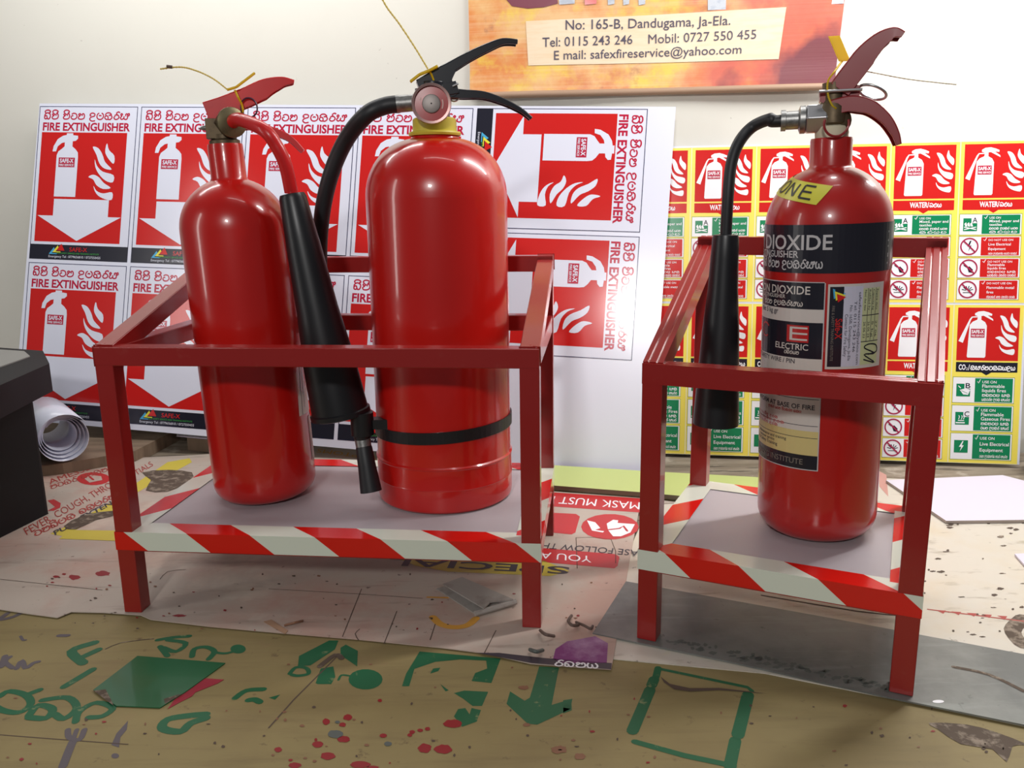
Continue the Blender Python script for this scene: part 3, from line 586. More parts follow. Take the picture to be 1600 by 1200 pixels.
for pts in ([(620, 955), (615, 968), (600, 1006)], [(680, 975), (672, 1000)], [(775, 985), (757, 1020)], [(562, 983), (555, 990), (560, 1000)], [(565, 920), (535, 995)], [(250, 905), (262, 893), (290, 890)], [(900, 840), (902, 888)], [(900, 840), (955, 843), (962, 880)], [(420, 920), (560, 928), (660, 935)], [(0, 905), (160, 922)]): T.stroke(pts, .0012, m_dark, 1, 2)
for k in range(60): T.ell(rnd.uniform(60, 940), rnd.uniform(895, 985), rnd.uniform(1, 3), rnd.uniform(.6, 1.6), rnd.choice([m_dark, m_dark, m_dripb, m_drip]), 2, .3)
tag(b.build('flex_sheet', origin=tp((500, 900))), 'stained printed flex sheet with notices, spread under the stand with two extinguishers', 'sheet')
# cream sheet under the right-hand stand
b = MB(); zc = -.0031
b.prism([tp(p, -.0042) for p in [(1060, 752), (1300, 745), (1720, 760), (1720, 1160), (1390, 1092), (1195, 1053), (950, 1030), (975, 880), (1010, 800)]], (0, 0, zc+.0042), m_crm)
T = TArt(b, zc)
T.poly([(1385, 742), (1372, 735), (1374, 760), (1388, 776)], mat('faded_pink', (196, 146, 136), .6), 1)
for k in range(45): T.ell(rnd.uniform(1440, 1600), rnd.uniform(800, 1000), rnd.uniform(1.5, 6), rnd.uniform(.7, 2), rnd.choice([m_stain, m_dark]), 1, .3)
for x in range(6): T.poly([(1462+x*24, 953+x*2.2), (1478+x*24, 954+x*2.2), (1474+x*24, 959+x*2.2)], m_ptxt, 1)
T.stroke([(1450, 952), (1610, 972)], .003, m_ptxt, 1, 1); T.stroke([(1190, 930), (1340, 955), (1410, 962)], .003, m_dark, 1, 2); T.stroke([(1600, 965), (1582, 985), (1598, 1008)], .02, m_stain, 1)
tag(b.build('cream_sheet', origin=tp((1250, 900))), 'cream scuffed sheet spread under the stand with a single extinguisher', 'sheet')
# grey metal strip under the front feet of the right-hand stand
m_zinc2 = mat('grey_strip', (136, 138, 134), .45, .35, var=[(5, .4, .65, (88, 90, 90), .7), ((5, 40, 3), .55, .68, (146, 152, 148), .5), (50, .64, .72, (66, 66, 68), .6)])
b = MB(); b.prism([tp(p, -.0021) for p in [(926, 991), (1150, 1038), (1390, 1092), (1700, 1155), (1700, 1043), (1300, 968), (1100, 932), (978, 910)]], (0, 0, .0019), m_zinc2)
T = TArt(b, -.0002); T.stroke([(1490, 1042), (1545, 1054), (1600, 1080)], .006, m_stain, 1); T.ell(1466, 1096, 9, 2.5, m_wht3, 1)
for k in range(90):
    q = rnd.random(); T.ell(1040+q*350, 1002+q*76+rnd.uniform(-9, 3), rnd.uniform(2, 7), rnd.uniform(1, 3), m_dripg, .5, .3)
tag(b.build('metal_strip', origin=tp((1200, 1010))), 'long flat grey metal strip under the single stand front legs', 'metal strip')
# lime board, plank, loose white sheets
m_lime = mat('lime_board', (186, 198, 122), .5)
b = MB(); b.prism([tp(p, .001) for p in [(846, 764), (1000, 776), (1150, 790), (1215, 757), (1180, 752), (1000, 742), (830, 731)]], (0, 0, .009), m_lime, mat('board_edge', (110, 104, 84), .8))
tag(b.build('lime_board', origin=tp((960, 760))), 'pale lime green board strip lying before the white sign sheet', 'board')
m_plank = bump(mat('plank_brown', (132, 112, 92), .7, var=[((6, 40, 6), .4, .65, (98, 80, 64), .8), (30, .64, .72, (56, 46, 40), .6)]), (8, 90, 8), .4)
b = MB(); pz = .022
b.prism([Vector((*tp(p, pz).xy, TZ+.0005)) for p in [(30, 731), (98, 724), (210, 705), (282, 668), (276, 656), (30, 643)]], (0, 0, pz-TZ-.0005), m_plank)
tag(b.build('plank', origin=tp((150, 700))), 'worn brown plank under the left end of the white sign sheet', 'plank')
b = MB(); b.prism([tp(p, pz) for p in [(276, 682), (330, 687), (420, 696), (420, 685), (280, 671)]], (0, 0, .003), m_foam)
o = MB(); o.prism([Vector((*tp(p, pz).xy, -.0075)) for p in [(292, 684), (420, 698), (420, 684), (294, 672)]], (0, 0, pz+.0073), m_plank)
tag(o.build('wood_block', origin=tp((340, 690))), 'dark wooden block behind the left gas bottle, under a white offcut', 'block')
tag(b.build('white_offcut', origin=tp((330, 682))), 'thin white offcut peeping out below the sign sheet at left', 'sheet')
b = MB(); b.prism([tp(p, -.002) for p in [(1384, 754), (1478, 818), (1720, 815), (1640, 765), (1566, 746)]], (0, 0, .005), m_foam, mat('foam_edge', (170, 158, 150), .8))
tag(b.build('foam_board', origin=tp((1500, 780))), 'white foam board offcut lying flat below the yellow signs', 'board')
b = MB(); b.prism([tp(p, -.002) for p in [(1585, 868), (1640, 930), (1760, 925), (1700, 862)]], (0, 0, .003), m_foam)
tag(b.build('foam_board', origin=tp((1640, 890))), 'corner of a white sheet cut by the right picture edge', 'board')
# green hexagonal sticker sheet
m_gs = mat('green_sheet', (18, 92, 56), .3, coat=.3)
b = MB(); hx = [(146, 1079), (215, 1026), (352, 1037), (290, 1082), (250, 1107), (182, 1104)]
b.prism([tp(p, zp+.0008) for p in hx], (0, 0, .0012), m_gs); T = TArt(b, zp+.002); T.poly([(146, 1079), (165, 1077), (172, 1090), (178, 1103)], m_stain, 1); T.poly([(258, 1100), (256, 1092), (275, 1086), (285, 1084)], m_stain, 1)
tag(b.build('green_sheet', origin=tp((250, 1070))), 'dark green six-sided sticker sheet lying on the stencilled board', 'sheet')
b = MB(); b.prism([tp(p, zp+.0004) for p in [(262, 1108), (275, 1090), (320, 1060), (350, 1062), (340, 1068), (305, 1082), (300, 1088), (280, 1098)]], (0, 0, .0003), mat('crimson_scrap', (150, 34, 52), .5))
tag(b.build('red_scrap', origin=tp((300, 1085))), 'crimson paper scrap peeping from under the green sticker sheet', 'scrap')
# folded card
m_card = mat('grey_card', (160, 154, 148), .7, var=[(20, .55, .7, (112, 100, 92), .6)])
card = empty('folded_card', tp((745, 935)), 'folded grey card lying under the front of the two-bottle stand', 'card')
b = MB(); b.prism([tp(p, zf+.0005) for p in [(682, 921), (742, 960), (806, 941), (722, 908)]], (0, 0, .0015), m_card); b.build('lower_flap', card)
b = MB(); q = [tp(p, .008) for p in [(692, 914), (756, 952), (766, 942), (802, 938), (722, 903)]]; b.prism(q, (0, 0, .0018), m_card); b.tube([tp((806, 940), .004), tp((742, 959), .003)], .004, m_card, 8); b.build('upper_flap', card)
# litter
def curl(name, pts, r, m, label, z=zf+.004):
    b = MB(); p3 = [tp(p, z+(.006 if 0 < i < len(pts)-1 else 0)) for i, p in enumerate(pts)]
    b.tube(cat_rom(p3, 5), [r]*(len(cat_rom(p3, 5))), m, 6); tag(b.build(name, origin=tp(pts[0])), label, 'scrap')
m_shav = mat('shaving', (98, 80, 72), .7); m_tan = mat('tan_strip', (168, 132, 106), .7)
curl('wood_shaving', [(893, 962), (888, 970), (894, 977), (904, 976)], .0022, m_shav, 'small curled shaving beside the left end of the metal strip')
curl('wood_shaving', [(900, 972), (912, 977), (922, 982), (926, 978)], .0018, m_shav, 'thin dark shaving nearest the left end of the metal strip', zf+.002)
curl('wood_shaving', [(844, 985), (852, 991), (866, 994)], .0022, m_shav, 'dark shaving at the right front foot of the two-bottle stand')
curl('wood_shaving', [(828, 1015), (838, 1018), (848, 1016)], .0025, m_dripg, 'grey paint flake at the flex sheet edge below the right front foot')
b = MB(); b.prism([tp(p, zf+.0003) for p in [(412, 972), (424, 969), (450, 986), (446, 991)]], (0, 0, .001), m_tan); tag(b.build('tan_strip', origin=tp((430, 980))), 'short tan tape strip on the flex sheet front edge', 'scrap')
curl('splinter', [(445, 977), (460, 973), (473, 970)], .0016, m_dripb, 'thin brown splinter beside the tan tape strip', zf+.002)

# ------------------------------------------------------------------ black case, paper roll, container at the edges
m_case = mat('case_black', (14, 15, 19), .6, spec=.3); m_case2 = mat('case_lid_panel', (134, 134, 130), .45)
cA, cB = tp((-2, 842), -.002), tp((76, 803), -.002); e = (cB-cA).normalized(); nrm = Vector((e.y, -e.x, 0))
cz = at((77, 561), cB.y).z
case = empty('tool_case', cB-e*.2-nrm*.12, 'large black plastic case with grey lid recess at left picture edge', 'case')
cz = at((74, 566), cB.y).z
top = [tp(p, cz) for p in ((77, 568), (67, 548), (-150, 532), (-150, 668))]
ctr = sum(top, Vector())/4
def flat(p, z, k=0): d = (ctr-p); d.z = 0; return Vector((p.x, p.y, z)) + d.normalized()*k
b = MB(); b.prism([flat(cB, -.0016, 0), flat(top[1], -.0016, .05), flat(top[2], -.0016, .03), flat(cA-e*.2, -.0016, 0)], (0, 0, cz-.045), m_case); b.build('case_body', case, bevel=.006)
b = MB(); b.prism([flat(p, cz-.05) for p in top], (0, 0, .05), m_case); b.build('lid', case, bevel=.009)
b = MB(); b.prism([tp(p, cz) for p in ((47, 558), (38, 550), (-100, 541), (-100, 610))], (0, 0, .002), m_case2); b.build('lid_panel', case, bevel=.001)
# paper roll, end towards the camera
rc = tp((110, 728), pz); RR = .053; ax = Vector((-.62, .78, 0)).normalized(); rcz = rc + Vector((0, 0, RR+.001)) + ax*.02
sd = Vector((ax.y, -ax.x, 0)); b = MB(); pts = []
turns = 4.3; n = 150
for i in range(n+1):
    t = i/n; a = t*turns*2*math.pi+.6; r = RR*(1-.42*t); pts.append((a, r, t))
vs = []
for a, r, t in pts:
    c = sd*math.cos(a)*r + Vector((0, 0, 1))*math.sin(a)*r; sft = ax*(.05*t)
    vs += [rcz+c+sft, rcz+c+ax*.22]
b.add(vs, [(2*i, 2*i+1, 2*i+3, 2*i+2) for i in range(n)], m_wht)
o = b.build('paper_roll', origin=rc, smooth=60); sl = o.modifiers.new('solid', 'SOLIDIFY'); sl.thickness = .0008
tag(o, 'loosely rolled white sheet lying beside the black case', 'paper roll')
cc = tp((1640, 735), 0); b = MB(); b.lathe((cc.x, cc.y, TZ+.001), (0, 0, 1), [(.03, 0), (.044, .004), (.046, .02), (.046, .07), (.04, .085), (.02, .09)], mat('grey_container', (74, 74, 78), .5), 32)
tag(b.build('grey_container', origin=(cc.x, cc.y, TZ), smooth=50), 'dark grey rounded container cut by the right picture edge', 'container')

# ------------------------------------------------------------------ stands
s_ = .025
def stand(X, Y, a, W, D, Hf, Hb, t, label, lower, phases, z0, grooved):
    root = empty('extinguisher_stand', (X, Y, z0), label, 'stand'); ca, sa = math.cos(a), math.sin(a)
    G = lambda u, v, z: Vector((X+u*ca-v*sa, Y+u*sa+v*ca, z)); eu = Vector((ca, sa, 0)); ev = Vector((-sa, ca, 0)); ez = Vector((0, 0, 1))
    def post(u, v, h):
        zb = z0 if v == 0 or not grooved else -.003
        b = MB(); b.box(G(u, v, zb), eu*s_, ev*s_, ez*(h-zb), m_stand); b.build('post', root, bevel=.0012)
    post(0, 0, Hf); post(W-s_, 0, Hf); post(0, D-s_, Hb-.002); post(W-s_, D-s_, Hb-.002)
    def bar(P0, P1, side, name):          # square tube with its top edge line P0-P1
        T = (P1-P0).normalized(); N = side.cross(T).normalized()
        if N.z < 0: N = -N
        sec = [(0, -s_), (0, 0), (s_, 0), (s_, -s_)] if not grooved else [(0, -s_), (0, 0), (.006, 0), (.0075, -.0008), (.009, 0), (.016, 0), (.0175, -.0008), (.019, 0), (s_, 0), (s_, -s_)]
        k = len(sec); b = MB()
        vs = [P0+side*x+N*y for x, y in sec]+[P1+side*x+N*y for x, y in sec]
        b.add(vs, [(i, (i+1) % k, k+(i+1) % k, k+i) for i in range(k)]+[tuple(range(k)), tuple(range(k, 2*k))[::-1]], m_stand)
        b.build(name, root, bevel=.001 if not grooved else 0)
    bar(G(0, -.0005, Hf+.0006), G(W, -.0005, Hf+.0006), ev, 'front_rail')
    bar(G(0, D-s_, Hb), G(W, D-s_, Hb), ev, 'back_rail')
    for u in (-.0004, W-s_+.0004):
        bar(G(u, .004, Hf+.002), G(u, D, Hb+.0008), eu, 'side_rail')
    if lower:
        bar(G(s_, D-s_, Hf), G(W-s_, D-s_, Hf), ev, 'back_rail')
        for u in (0.0006, W-s_-.0006): bar(G(u, s_, Hf-.001), G(u, D-s_, Hf-.001), eu, 'side_rail')
    for u, v in ((.012, .012), (W-.012, .012)):
        b = MB(); c = G(u, v, Hf); pts = [c+eu*rnd.uniform(-.012, .012)*0+eu*(-.011+.022*k/6)+ev*((-.008+.016*k/6)*(1 if u < .1 else -1))+ez*rnd.uniform(.0005, .002) for k in range(7)]
        b.tube(cat_rom(pts, 3), [rnd.uniform(.0018, .0034) for _ in range(19)], m_stand, 8); b.build('weld_bead', root, smooth=60)
    b = MB(); b.box(G(.003, .003, t-.004), eu*(W-.006), ev*(D-.006), ez*.0035, m_alu); b.build('tray', root)
    b = MB(); h = .023
    b.box(G(s_, .001, t-.0045-h), eu*(W-2*s_), ev*.004, ez*h, m_stand); b.box(G(s_, D-.005, t-.0045-h), eu*(W-2*s_), ev*.004, ez*h, m_stand)
    b.box(G(.001, s_, t-.0045-h), eu*.004, ev*(D-2*s_), ez*h, m_stand); b.box(G(W-.005, s_, t-.0045-h), eu*.004, ev*(D-2*s_), ez*h, m_stand); b.build('tray_rim', root)
    tw = .034
    def tape(f, L, ph, ends):                            # f(u along, v inward, z) ; strip: top (inward) + outer face
        b = MB(); e = .0007
        a0, a1 = ends
        top = [f(a0, tw, t+e), f(a1, tw, t+e), f(a1, -e, t+e), f(a0, -e, t+e)]
        b.poly(top, m_tape, [(a0+ph, 0), (a1+ph, 0), (a1+ph, tw), (a0+ph, tw)])
        out = [f(-e, -e, t+e), f(L+e, -e, t+e), f(L+e, -e, t-.0255), f(-e, -e, t-.0255)]
        b.poly(out, m_tape, [(ph, tw), (L+ph, tw), (L+ph, tw+.0255), (ph, tw+.0255)])
        o = b.build('hazard_tape', root); sl = o.modifiers.new('solid', 'SOLIDIFY'); sl.thickness = .0003; sl.offset = 0
    tape(lambda u, v, z: G(u, v, z), W, phases[0], (s_, W-s_))
    tape(lambda u, v, z: G(v, D-u, z+.0001), D, phases[1], (s_, D-s_))
    tape(lambda u, v, z: G(W-v, u, z+.0001), D, phases[2], (s_, D-s_))
    tape(lambda u, v, z: G(W-u, D-v, z), W, phases[3], (s_, W-s_))
    return G
k = .1785
G1 = stand(-.5453, 1.0804, -.1037, .5826, .3387, .3735, .4677, .1175, 'dark red steel stand carrying two extinguishers, striped tape round its tray', True, (-.103+1.25*.034, .02, .05, .03), zf+.0002, False)
G2 = stand(.1563, .988, -.4422, .3225, .2936, .3603, .4983, .122, 'dark red steel stand carrying a single extinguisher, on the metal strip', False, (-.035+1.25*.034, .098, .03, .05), 0.0, True)

# ------------------------------------------------------------------ extinguishers
def bottle_frame(base, lean):
    A = Vector((lean, 0, 1)).normalized(); return Vector(base), A
def tie_tail(pts, r, m, name, root):
    b = MB(); P = cat_rom(pts, 14); rs = [r*(1.35 if i % 2 else .75) for i in range(len(P))]; b.tube(P, rs, m, 6); return b.build(name, root, smooth=80)
def strip(pts, side, wd, th, m, name, parent):
    b = MB(); side = Vector(side).normalized()
    for i in range(len(pts)-1):
        p, q = Vector(pts[i]), Vector(pts[i+1]); N = (q-p).normalized().cross(side)
        b.box(p-side*wd/2-N*th/2, q-p, side*wd, N*th, m)
    return b.build(name, parent, bevel=.0005)
def vplane(XY, phi):
    n = Vector((-math.sin(phi), math.cos(phi), 0)); P0 = Vector((*XY, 0)); return (lambda p: onplane(p, P0, n)), n
def dome(r0, z0, r1, z1, n=12, p=1.0):                    # quarter-ellipse shoulder from (r0,z0) to (r1,z1)
    a1 = math.acos(min(1, (r1/r0)**p)); return [(r0*math.cos(a1*i/n)**(1/p), z0+(z1-z0)*math.sin(a1*i/n)/math.sin(a1)) for i in range(n+1)]
def foot(r, rc_, n=8): return [(r-rc_+rc_*math.sin(math.pi/2*i/n), rc_-rc_*math.cos(math.pi/2*i/n)) for i in range(n+1)]

# ---- left gas bottle
t1 = .1183
base = Vector((-.3795, 1.2312, t1)); A = Vector((-.04, 0, 1)).normalized()
e1 = empty('fire_extinguisher', base, 'slim red gas bottle extinguisher with red lever and black horn, leftmost', 'fire extinguisher')
b = MB(); rb = .0755
prof = [(.02, .006)]+foot(rb, .026)+[(rb, .1), (rb, .3)]+dome(rb, .4, .0265, .468, 14)+[(.0245, .472), (.0242, .514), (.0236, .518), (.017, .5185)]
b.lathe(base, A, prof, m_red, 72); b.build('cylinder', e1, smooth=40)
ax1 = lambda z: base + A*(z-t1)
vx = lambda z: (ax1(z).x, ax1(z).y)
VP, vn = vplane(vx(.66), .25)
b = MB()                                                  # valve
b.lathe(ax1(.633), A, [(.021, 0), (.021, .008), (.017, .01), (.017, .016)], m_brass2, 24)
c = ax1(.665); ed = Vector((math.cos(.25), math.sin(.25), 0)); en = Vector((-math.sin(.25), math.cos(.25), 0))
b.box(c-ed*.022-en*.014-Vector((0, 0, .022)), ed*.036, en*.028, (0, 0, .027), m_brass2)
nd = Vector((.62, -.78, 0)).normalized(); nc = c+ed*.004+Vector((0, 0, -.001))
b.lathe(nc, nd, [(.019, 0), (.019, .016), (.0165, .0165), (.0165, .02)], m_brass2, 6); b.lathe(nc+nd*.018, nd, [(.0195, 0), (.0205, .004), (.0205, .008), (.012, .011)], m_brass, 28)
b.tube([VP((330, 200)), VP((318, 200)), VP((311, 201))], [.005, .0035, .001], m_zinc, 8)
b.build('valve', e1, smooth=35, bevel=.0008)
hs = nc+nd*.024
hp = cat_rom([hs, hs+nd*.02+Vector((.004, 0, .002)), at((412, 203), 1.165), at((432, 228), 1.165), at((446, 258), 1.17), at((455, 300), 1.178)], 8)
b = MB(); b.tube(hp, .0092, m_redL, 16); b.build('hose', e1, smooth=60)
h0, h1 = at((456, 302), 1.178), at((533, 650), 1.178)
hd = (h1-h0); hl = hd.length
b = MB(); b.lathe(h0, hd, [(.009, 0), (.0165, .001), (.0185, .006), (.0225, .06), (.0235, .07), (.029, .16), (.037, hl*.75), (.0405, hl*.97), (.0432, hl*.975), (.0432, hl*.995), (.039, hl), (.036, hl*.97), (.01, hl*.3)], m_blk2, 40, False); b.build('horn', e1, smooth=35)
# red lever and carry handle
Pth = lambda ps: cat_rom([VP(p) for p in ps], 5)
pth = Pth([(317, 161), (345, 152), (378, 139), (410, 125), (440, 121), (460, 126)]); n = len(pth)
b = MB(); wf = [.024-.004*i/n for i in range(n)]; hf = [.0255 if i < n*.55 else max(.005, .0255-.021*((i/n-.55)/.42)) for i in range(n)]
b.sweepU(pth, vn, wf, hf, .003, m_redL, 0); b.build('lever', e1, smooth=35, bevel=.0006)
pth = Pth([(345, 196), (390, 188), (425, 198), (455, 212), (476, 234)]); n = len(pth)
b = MB(); b.sweepU([p+vn*.008 for p in pth], vn, [.022]*n, [.012 if i < n*.4 else max(.004, .012-.01*(i/n-.4)) for i in range(n)], .003, m_redL, 0); b.build('carry_handle', e1, smooth=35)
b = MB(); pc = VP((390, 170))-vn*.016
b.tube([pc+ed*(.011*math.cos(q))+Vector((0, 0, .013*math.sin(q))) for q in [2*math.pi*i/20 for i in range(21)]], .0012, m_mag if False else mat('purple_wire', (70, 36, 60), .4), 6)
b.build('wire_loop', e1, smooth=60); b = MB(); b.tube([VP((347, 184))-vn*.0165+ed*.0035*math.cos(q)+Vector((0, 0, .0035*math.sin(q))) for q in [2*math.pi*i/14 for i in range(15)]], .0009, m_steel, 5); b.build('safety_pin', e1, smooth=60)
fr = -vn*.018
tie = strip([VP((356, 143))+fr, VP((370, 139))+fr, VP((399, 117))+fr], vn, .009, .0025, m_yel, 'seal_tie', e1)
tie_tail([VP((356, 142))+fr, VP((335, 126))+fr, VP((310, 114))+fr, VP((285, 108))+fr, VP((253, 111))+fr], .0011, translucent(mat('tie_thread', (236, 218, 130), .5), .4), 'tie_tail', tie)
tie_tail([VP((368, 143))+fr, VP((374, 156))+fr, VP((379, 166))+fr, VP((381, 178))+fr], .0014, m_yel, 'tie_tail', tie)
b = MB(); b.tube([VP((272, 108))+fr, VP((263, 107))+fr], .0022, m_shav, 8); b.build('tie_bead', tie)
# label wrapped round the right-hand side
def wrap(base, A, rad, az0):                              # (arc x, height y, layer) on the cylinder; az0 = azimuth of arc 0
    A = Vector(A); X0 = Vector((1, 0, 0)); X0 = (X0-A*X0.dot(A)).normalized(); Y0 = A.cross(X0)
    return lambda x, y, L: base + A*y + (X0*math.cos(az0+x/rad)+Y0*math.sin(az0+x/rad))*(rad+.0004+L*.0002)
az_cam = math.atan2(-base.y, -base.x)
m_lab = mat('paper_label', (214, 206, 196), .35); m_lab2 = mat('label_grey', (120, 100, 96), .4)
b = MB(); wl = wrap(base, A, rb, az_cam+math.radians(50)); Aw = Art(b, lambda x, y, L: wl(x+max(0, y-.12)/.27*.022, y, L))
Aw.rect(0, .125, .12, .40, m_lab, 1, 14, 1); Aw.rect(.008, .125, .010, .4, m_lab2, 2); Aw.rect(.016, .135, .017, .3, m_lab2, 2)
Aw.rect(.027, .05, .1, .118, m_lab, 1, 12, 1); Aw.rect(.031, .05, .0325, .118, m_lab2, 2)
b.build('label', e1)

# ---- powder extinguisher
base = Vector((-.1036, 1.2273, t1)); A = Vector((0, 0, 1)); rb = .1015
e2 = empty('fire_extinguisher', base, 'widest red extinguisher with pressure gauge, black hose and black strap', 'fire extinguisher')
b = MB()
prof = [(.08, .004), (rb-.004, 0), (rb-.001, .003), (rb, .008), (rb, .034), (rb+.0006, .035), (rb, .037), (rb, .064), (rb+.001, .0655), (rb+.001, .067), (rb-.0012, .069), (rb-.0012, .2), (rb-.0012, .44)]+dome(rb-.0012, .44, .034, .521, 16, 1.35)+[(.033, .524), (.03, .525)]
b.lathe(base, A, prof, m_red, 80); b.build('cylinder', e2, smooth=30)
cz0 = t1+.5245
b = MB(); b.lathe((base.x, base.y, cz0), A, [(.036, 0), (.037, .003), (.036, .005), (.031, .006), (.0305, .022), (.028, .024)], m_ycol, 32); b.build('neck_collar', e2, smooth=35)
phi = .12; VP, vn = vplane(base.xy, phi); ed = Vector((math.cos(phi), math.sin(phi), 0))
b = MB(); c = Vector((base.x, base.y, cz0+.024)); b.lathe(c-A*.002, A, [(.022, 0), (.022, .03), (.018, .034), (.018, .05)], m_blkL, 24)
b.box(VP((648, 140))-vn*.013, VP((712, 128))-VP((648, 140)), vn*.026, VP((652, 124))-VP((648, 140)) + Vector((0, 0, -.03)), m_blkL)
b.build('valve', e2, smooth=40, bevel=.001)
b = MB()                                                   # solid yoke of the lever: side outline with thickness
ol = [(650, 127), (680, 109), (712, 112), (705, 127), (715, 140), (712, 150), (700, 156), (690, 140), (655, 141)]
b.prism([VP(p)-vn*.012 for p in ol], vn*.024, m_blkL); b.build('yoke', e2, bevel=.0015)
pth = cat_rom([VP(p) for p in [(676, 110), (700, 98), (730, 82), (762, 68), (785, 61), (808, 63)]], 5); n = len(pth)
b = MB(); b.sweepU(pth, vn, [.021]*n, [max(.007, .017-.011*i/n) for i in range(n)], .0035, m_blkL, 0); b.build('lever', e2, smooth=40, bevel=.001)
pth = cat_rom([VP(p) for p in [(700, 138), (725, 141), (757, 144), (790, 156), (815, 170), (831, 184)]], 5); n = len(pth)
b = MB(); b.sweepU(pth, vn, [.021]*n, [max(.005, .014-.01*i/n) for i in range(n)], .0035, m_blkL, 0); b.build('carry_handle', e2, smooth=40, bevel=.001)
gd = Vector((.05, -1, .04)).normalized(); gc = at((674, 162), base.y-.048)
m_gr = mat('gauge_red', (176, 40, 40), .3); m_gring = mat('gauge_bezel', (150, 120, 116), .3, .7)
b = MB(); b.lathe(gc, -gd, [(.0228, -.003), (.026, -.0035), (.0268, .0), (.0262, .01), (.02, .012), (.008, .013), (.008, .05)], m_gring, 40, False); b.lathe(gc, -gd, [(.0226, .0012), (.0228, -.003)], m_gring, 40, False); gau = b.build('gauge', e2, smooth=35)
b = MB(); b.lathe(gc, -gd, [(.0235, .0008), (.012, .0004)], m_gr, 40, False); b.lathe(gc, -gd, [(.0125, .0005), (.012, -.002), (.0105, -.0026), (.001, -.0026)], mat('gauge_hub', (150, 142, 138), .5, .6), 40, False)
gx = Vector((1, 0, 0)); gz = Vector((0, 0, 1)); Ag = Art(b, lambda x, y, L: gc + gx*x + gz*y + gd*(-.0002+.0002*L)); m_gw = mat('gauge_mark', (214, 170, 160), .4)
Ag.stroke([(-.0155*math.cos(q), .0155*math.sin(q)) for q in [-.5+i*.14 for i in range(8)]], .0016, m_gw, 1, 1); Ag.stroke([(.0155*math.cos(q), .0155*math.sin(q)) for q in [-.4+i*.14 for i in range(6)]], .0016, m_gw, 1, 1)
b.build('gauge_dial', gau, smooth=35)
b = MB(); f0, f1 = VP((652, 160)), VP((619, 163)); b.tube([f0, f1], .0115, m_zinc, 20); b.tube([f0+(f1-f0)*.85, f1], .0122, m_zinc, 20); b.tube([f0+(f0-f1)*.6, f0], .009, m_blkL, 16); b.build('hose_crimp', e2, smooth=40)
noz_t = at((566, 684), 1.165)
hp = cat_rom([f1+(f0-f1)*.1, VP((600, 166)), VP((572, 180)), at((541, 218), 1.24), at((518, 270), 1.25), at((504, 330), 1.26), at((499, 400), 1.27), at((503, 480), 1.27), at((528, 560), 1.25), at((556, 625), 1.2), noz_t+Vector((-.003, 0, .03)), noz_t], 8)
b = MB(); b.tube(hp, .0118, m_blk, 18); b.build('hose', e2, smooth=60)
b = MB(); n1 = at((580, 768), 1.15); b.tube([noz_t+(noz_t-n1)*.02, noz_t+(n1-noz_t)*.16], .0112, m_zinc, 18); nz = b.build('nozzle', e2, smooth=40)
b = MB(); d = n1-noz_t; b.lathe(noz_t+d*.14, d, [(.0105, 0), (.0118, .004), (.0128, .03), (.0155, d.length*.85), (.0155, d.length*.86), (.012, d.length*.86), (.009, d.length*.5)], m_blk, 24, False); b.build('nozzle_tip', nz, smooth=40)
bz = .231
b = MB(); sh_ = .05
for i in range(72):
    q0, q1 = 2*math.pi*i/72, 2*math.pi*(i+1)/72
    vs = []
    for q in (q0, q1):
        for r, dz in ((rb-.0008, -.0085), (rb+.0012, -.0085), (rb+.0012, .0085), (rb-.0008, .0085)): vs.append(Vector((base.x+r*math.cos(q), base.y+r*math.sin(q), bz+dz+sh_*r*math.cos(q))))
    b.add(vs, [(j, (j+1) % 4, 4+(j+1) % 4, 4+j) for j in range(4)], m_blk2)
stp = b.build('strap', e2, smooth=40)
b = MB(); cl = at((566, 664), 1.165); b.tube([cl+Vector((0, 0, .019)), cl-Vector((0, 0, .014))], .0165, m_blk2, 20)
b.box(cl+Vector((.012, -.004, -.006)), (.03, .0, 0), (0, .02, 0), (0, 0, .014), m_blk2); b.build('hose_clip', stp, smooth=40)
fr = -vn*.014
tie = strip([VP((641, 130))+fr, VP((655, 119))+fr, VP((672, 112))+fr, VP((683, 106))+fr], vn, .012, .003, m_yel, 'seal_tie', e2)
tie_tail([VP((668, 110))+fr, VP((650, 80))+fr, VP((625, 42))+fr, VP((603, 12))+fr, VP((585, -25))+fr], .0012, mat('tie_thread'), 'tie_tail', tie)
tie_tail([VP((671, 114))+fr, VP((675, 122))+fr, VP((678, 132))+fr], .0013, m_yel, 'tie_tail', tie)
b = MB(); pc = VP((709, 152)); b.tube([pc+ed*(.007*math.cos(q))+Vector((0, 0, .006*math.sin(q)))-vn*.006 for q in [math.pi+i*math.pi/10 for i in range(11)]], .0013, m_steel, 6); b.build('pin_ring', e2, smooth=60); b = MB(); b.tube([VP((706, 137))-vn*.015, VP((715, 133))-vn*.015], .0015, m_steel, 6); b.build('safety_pin', e2, smooth=60)

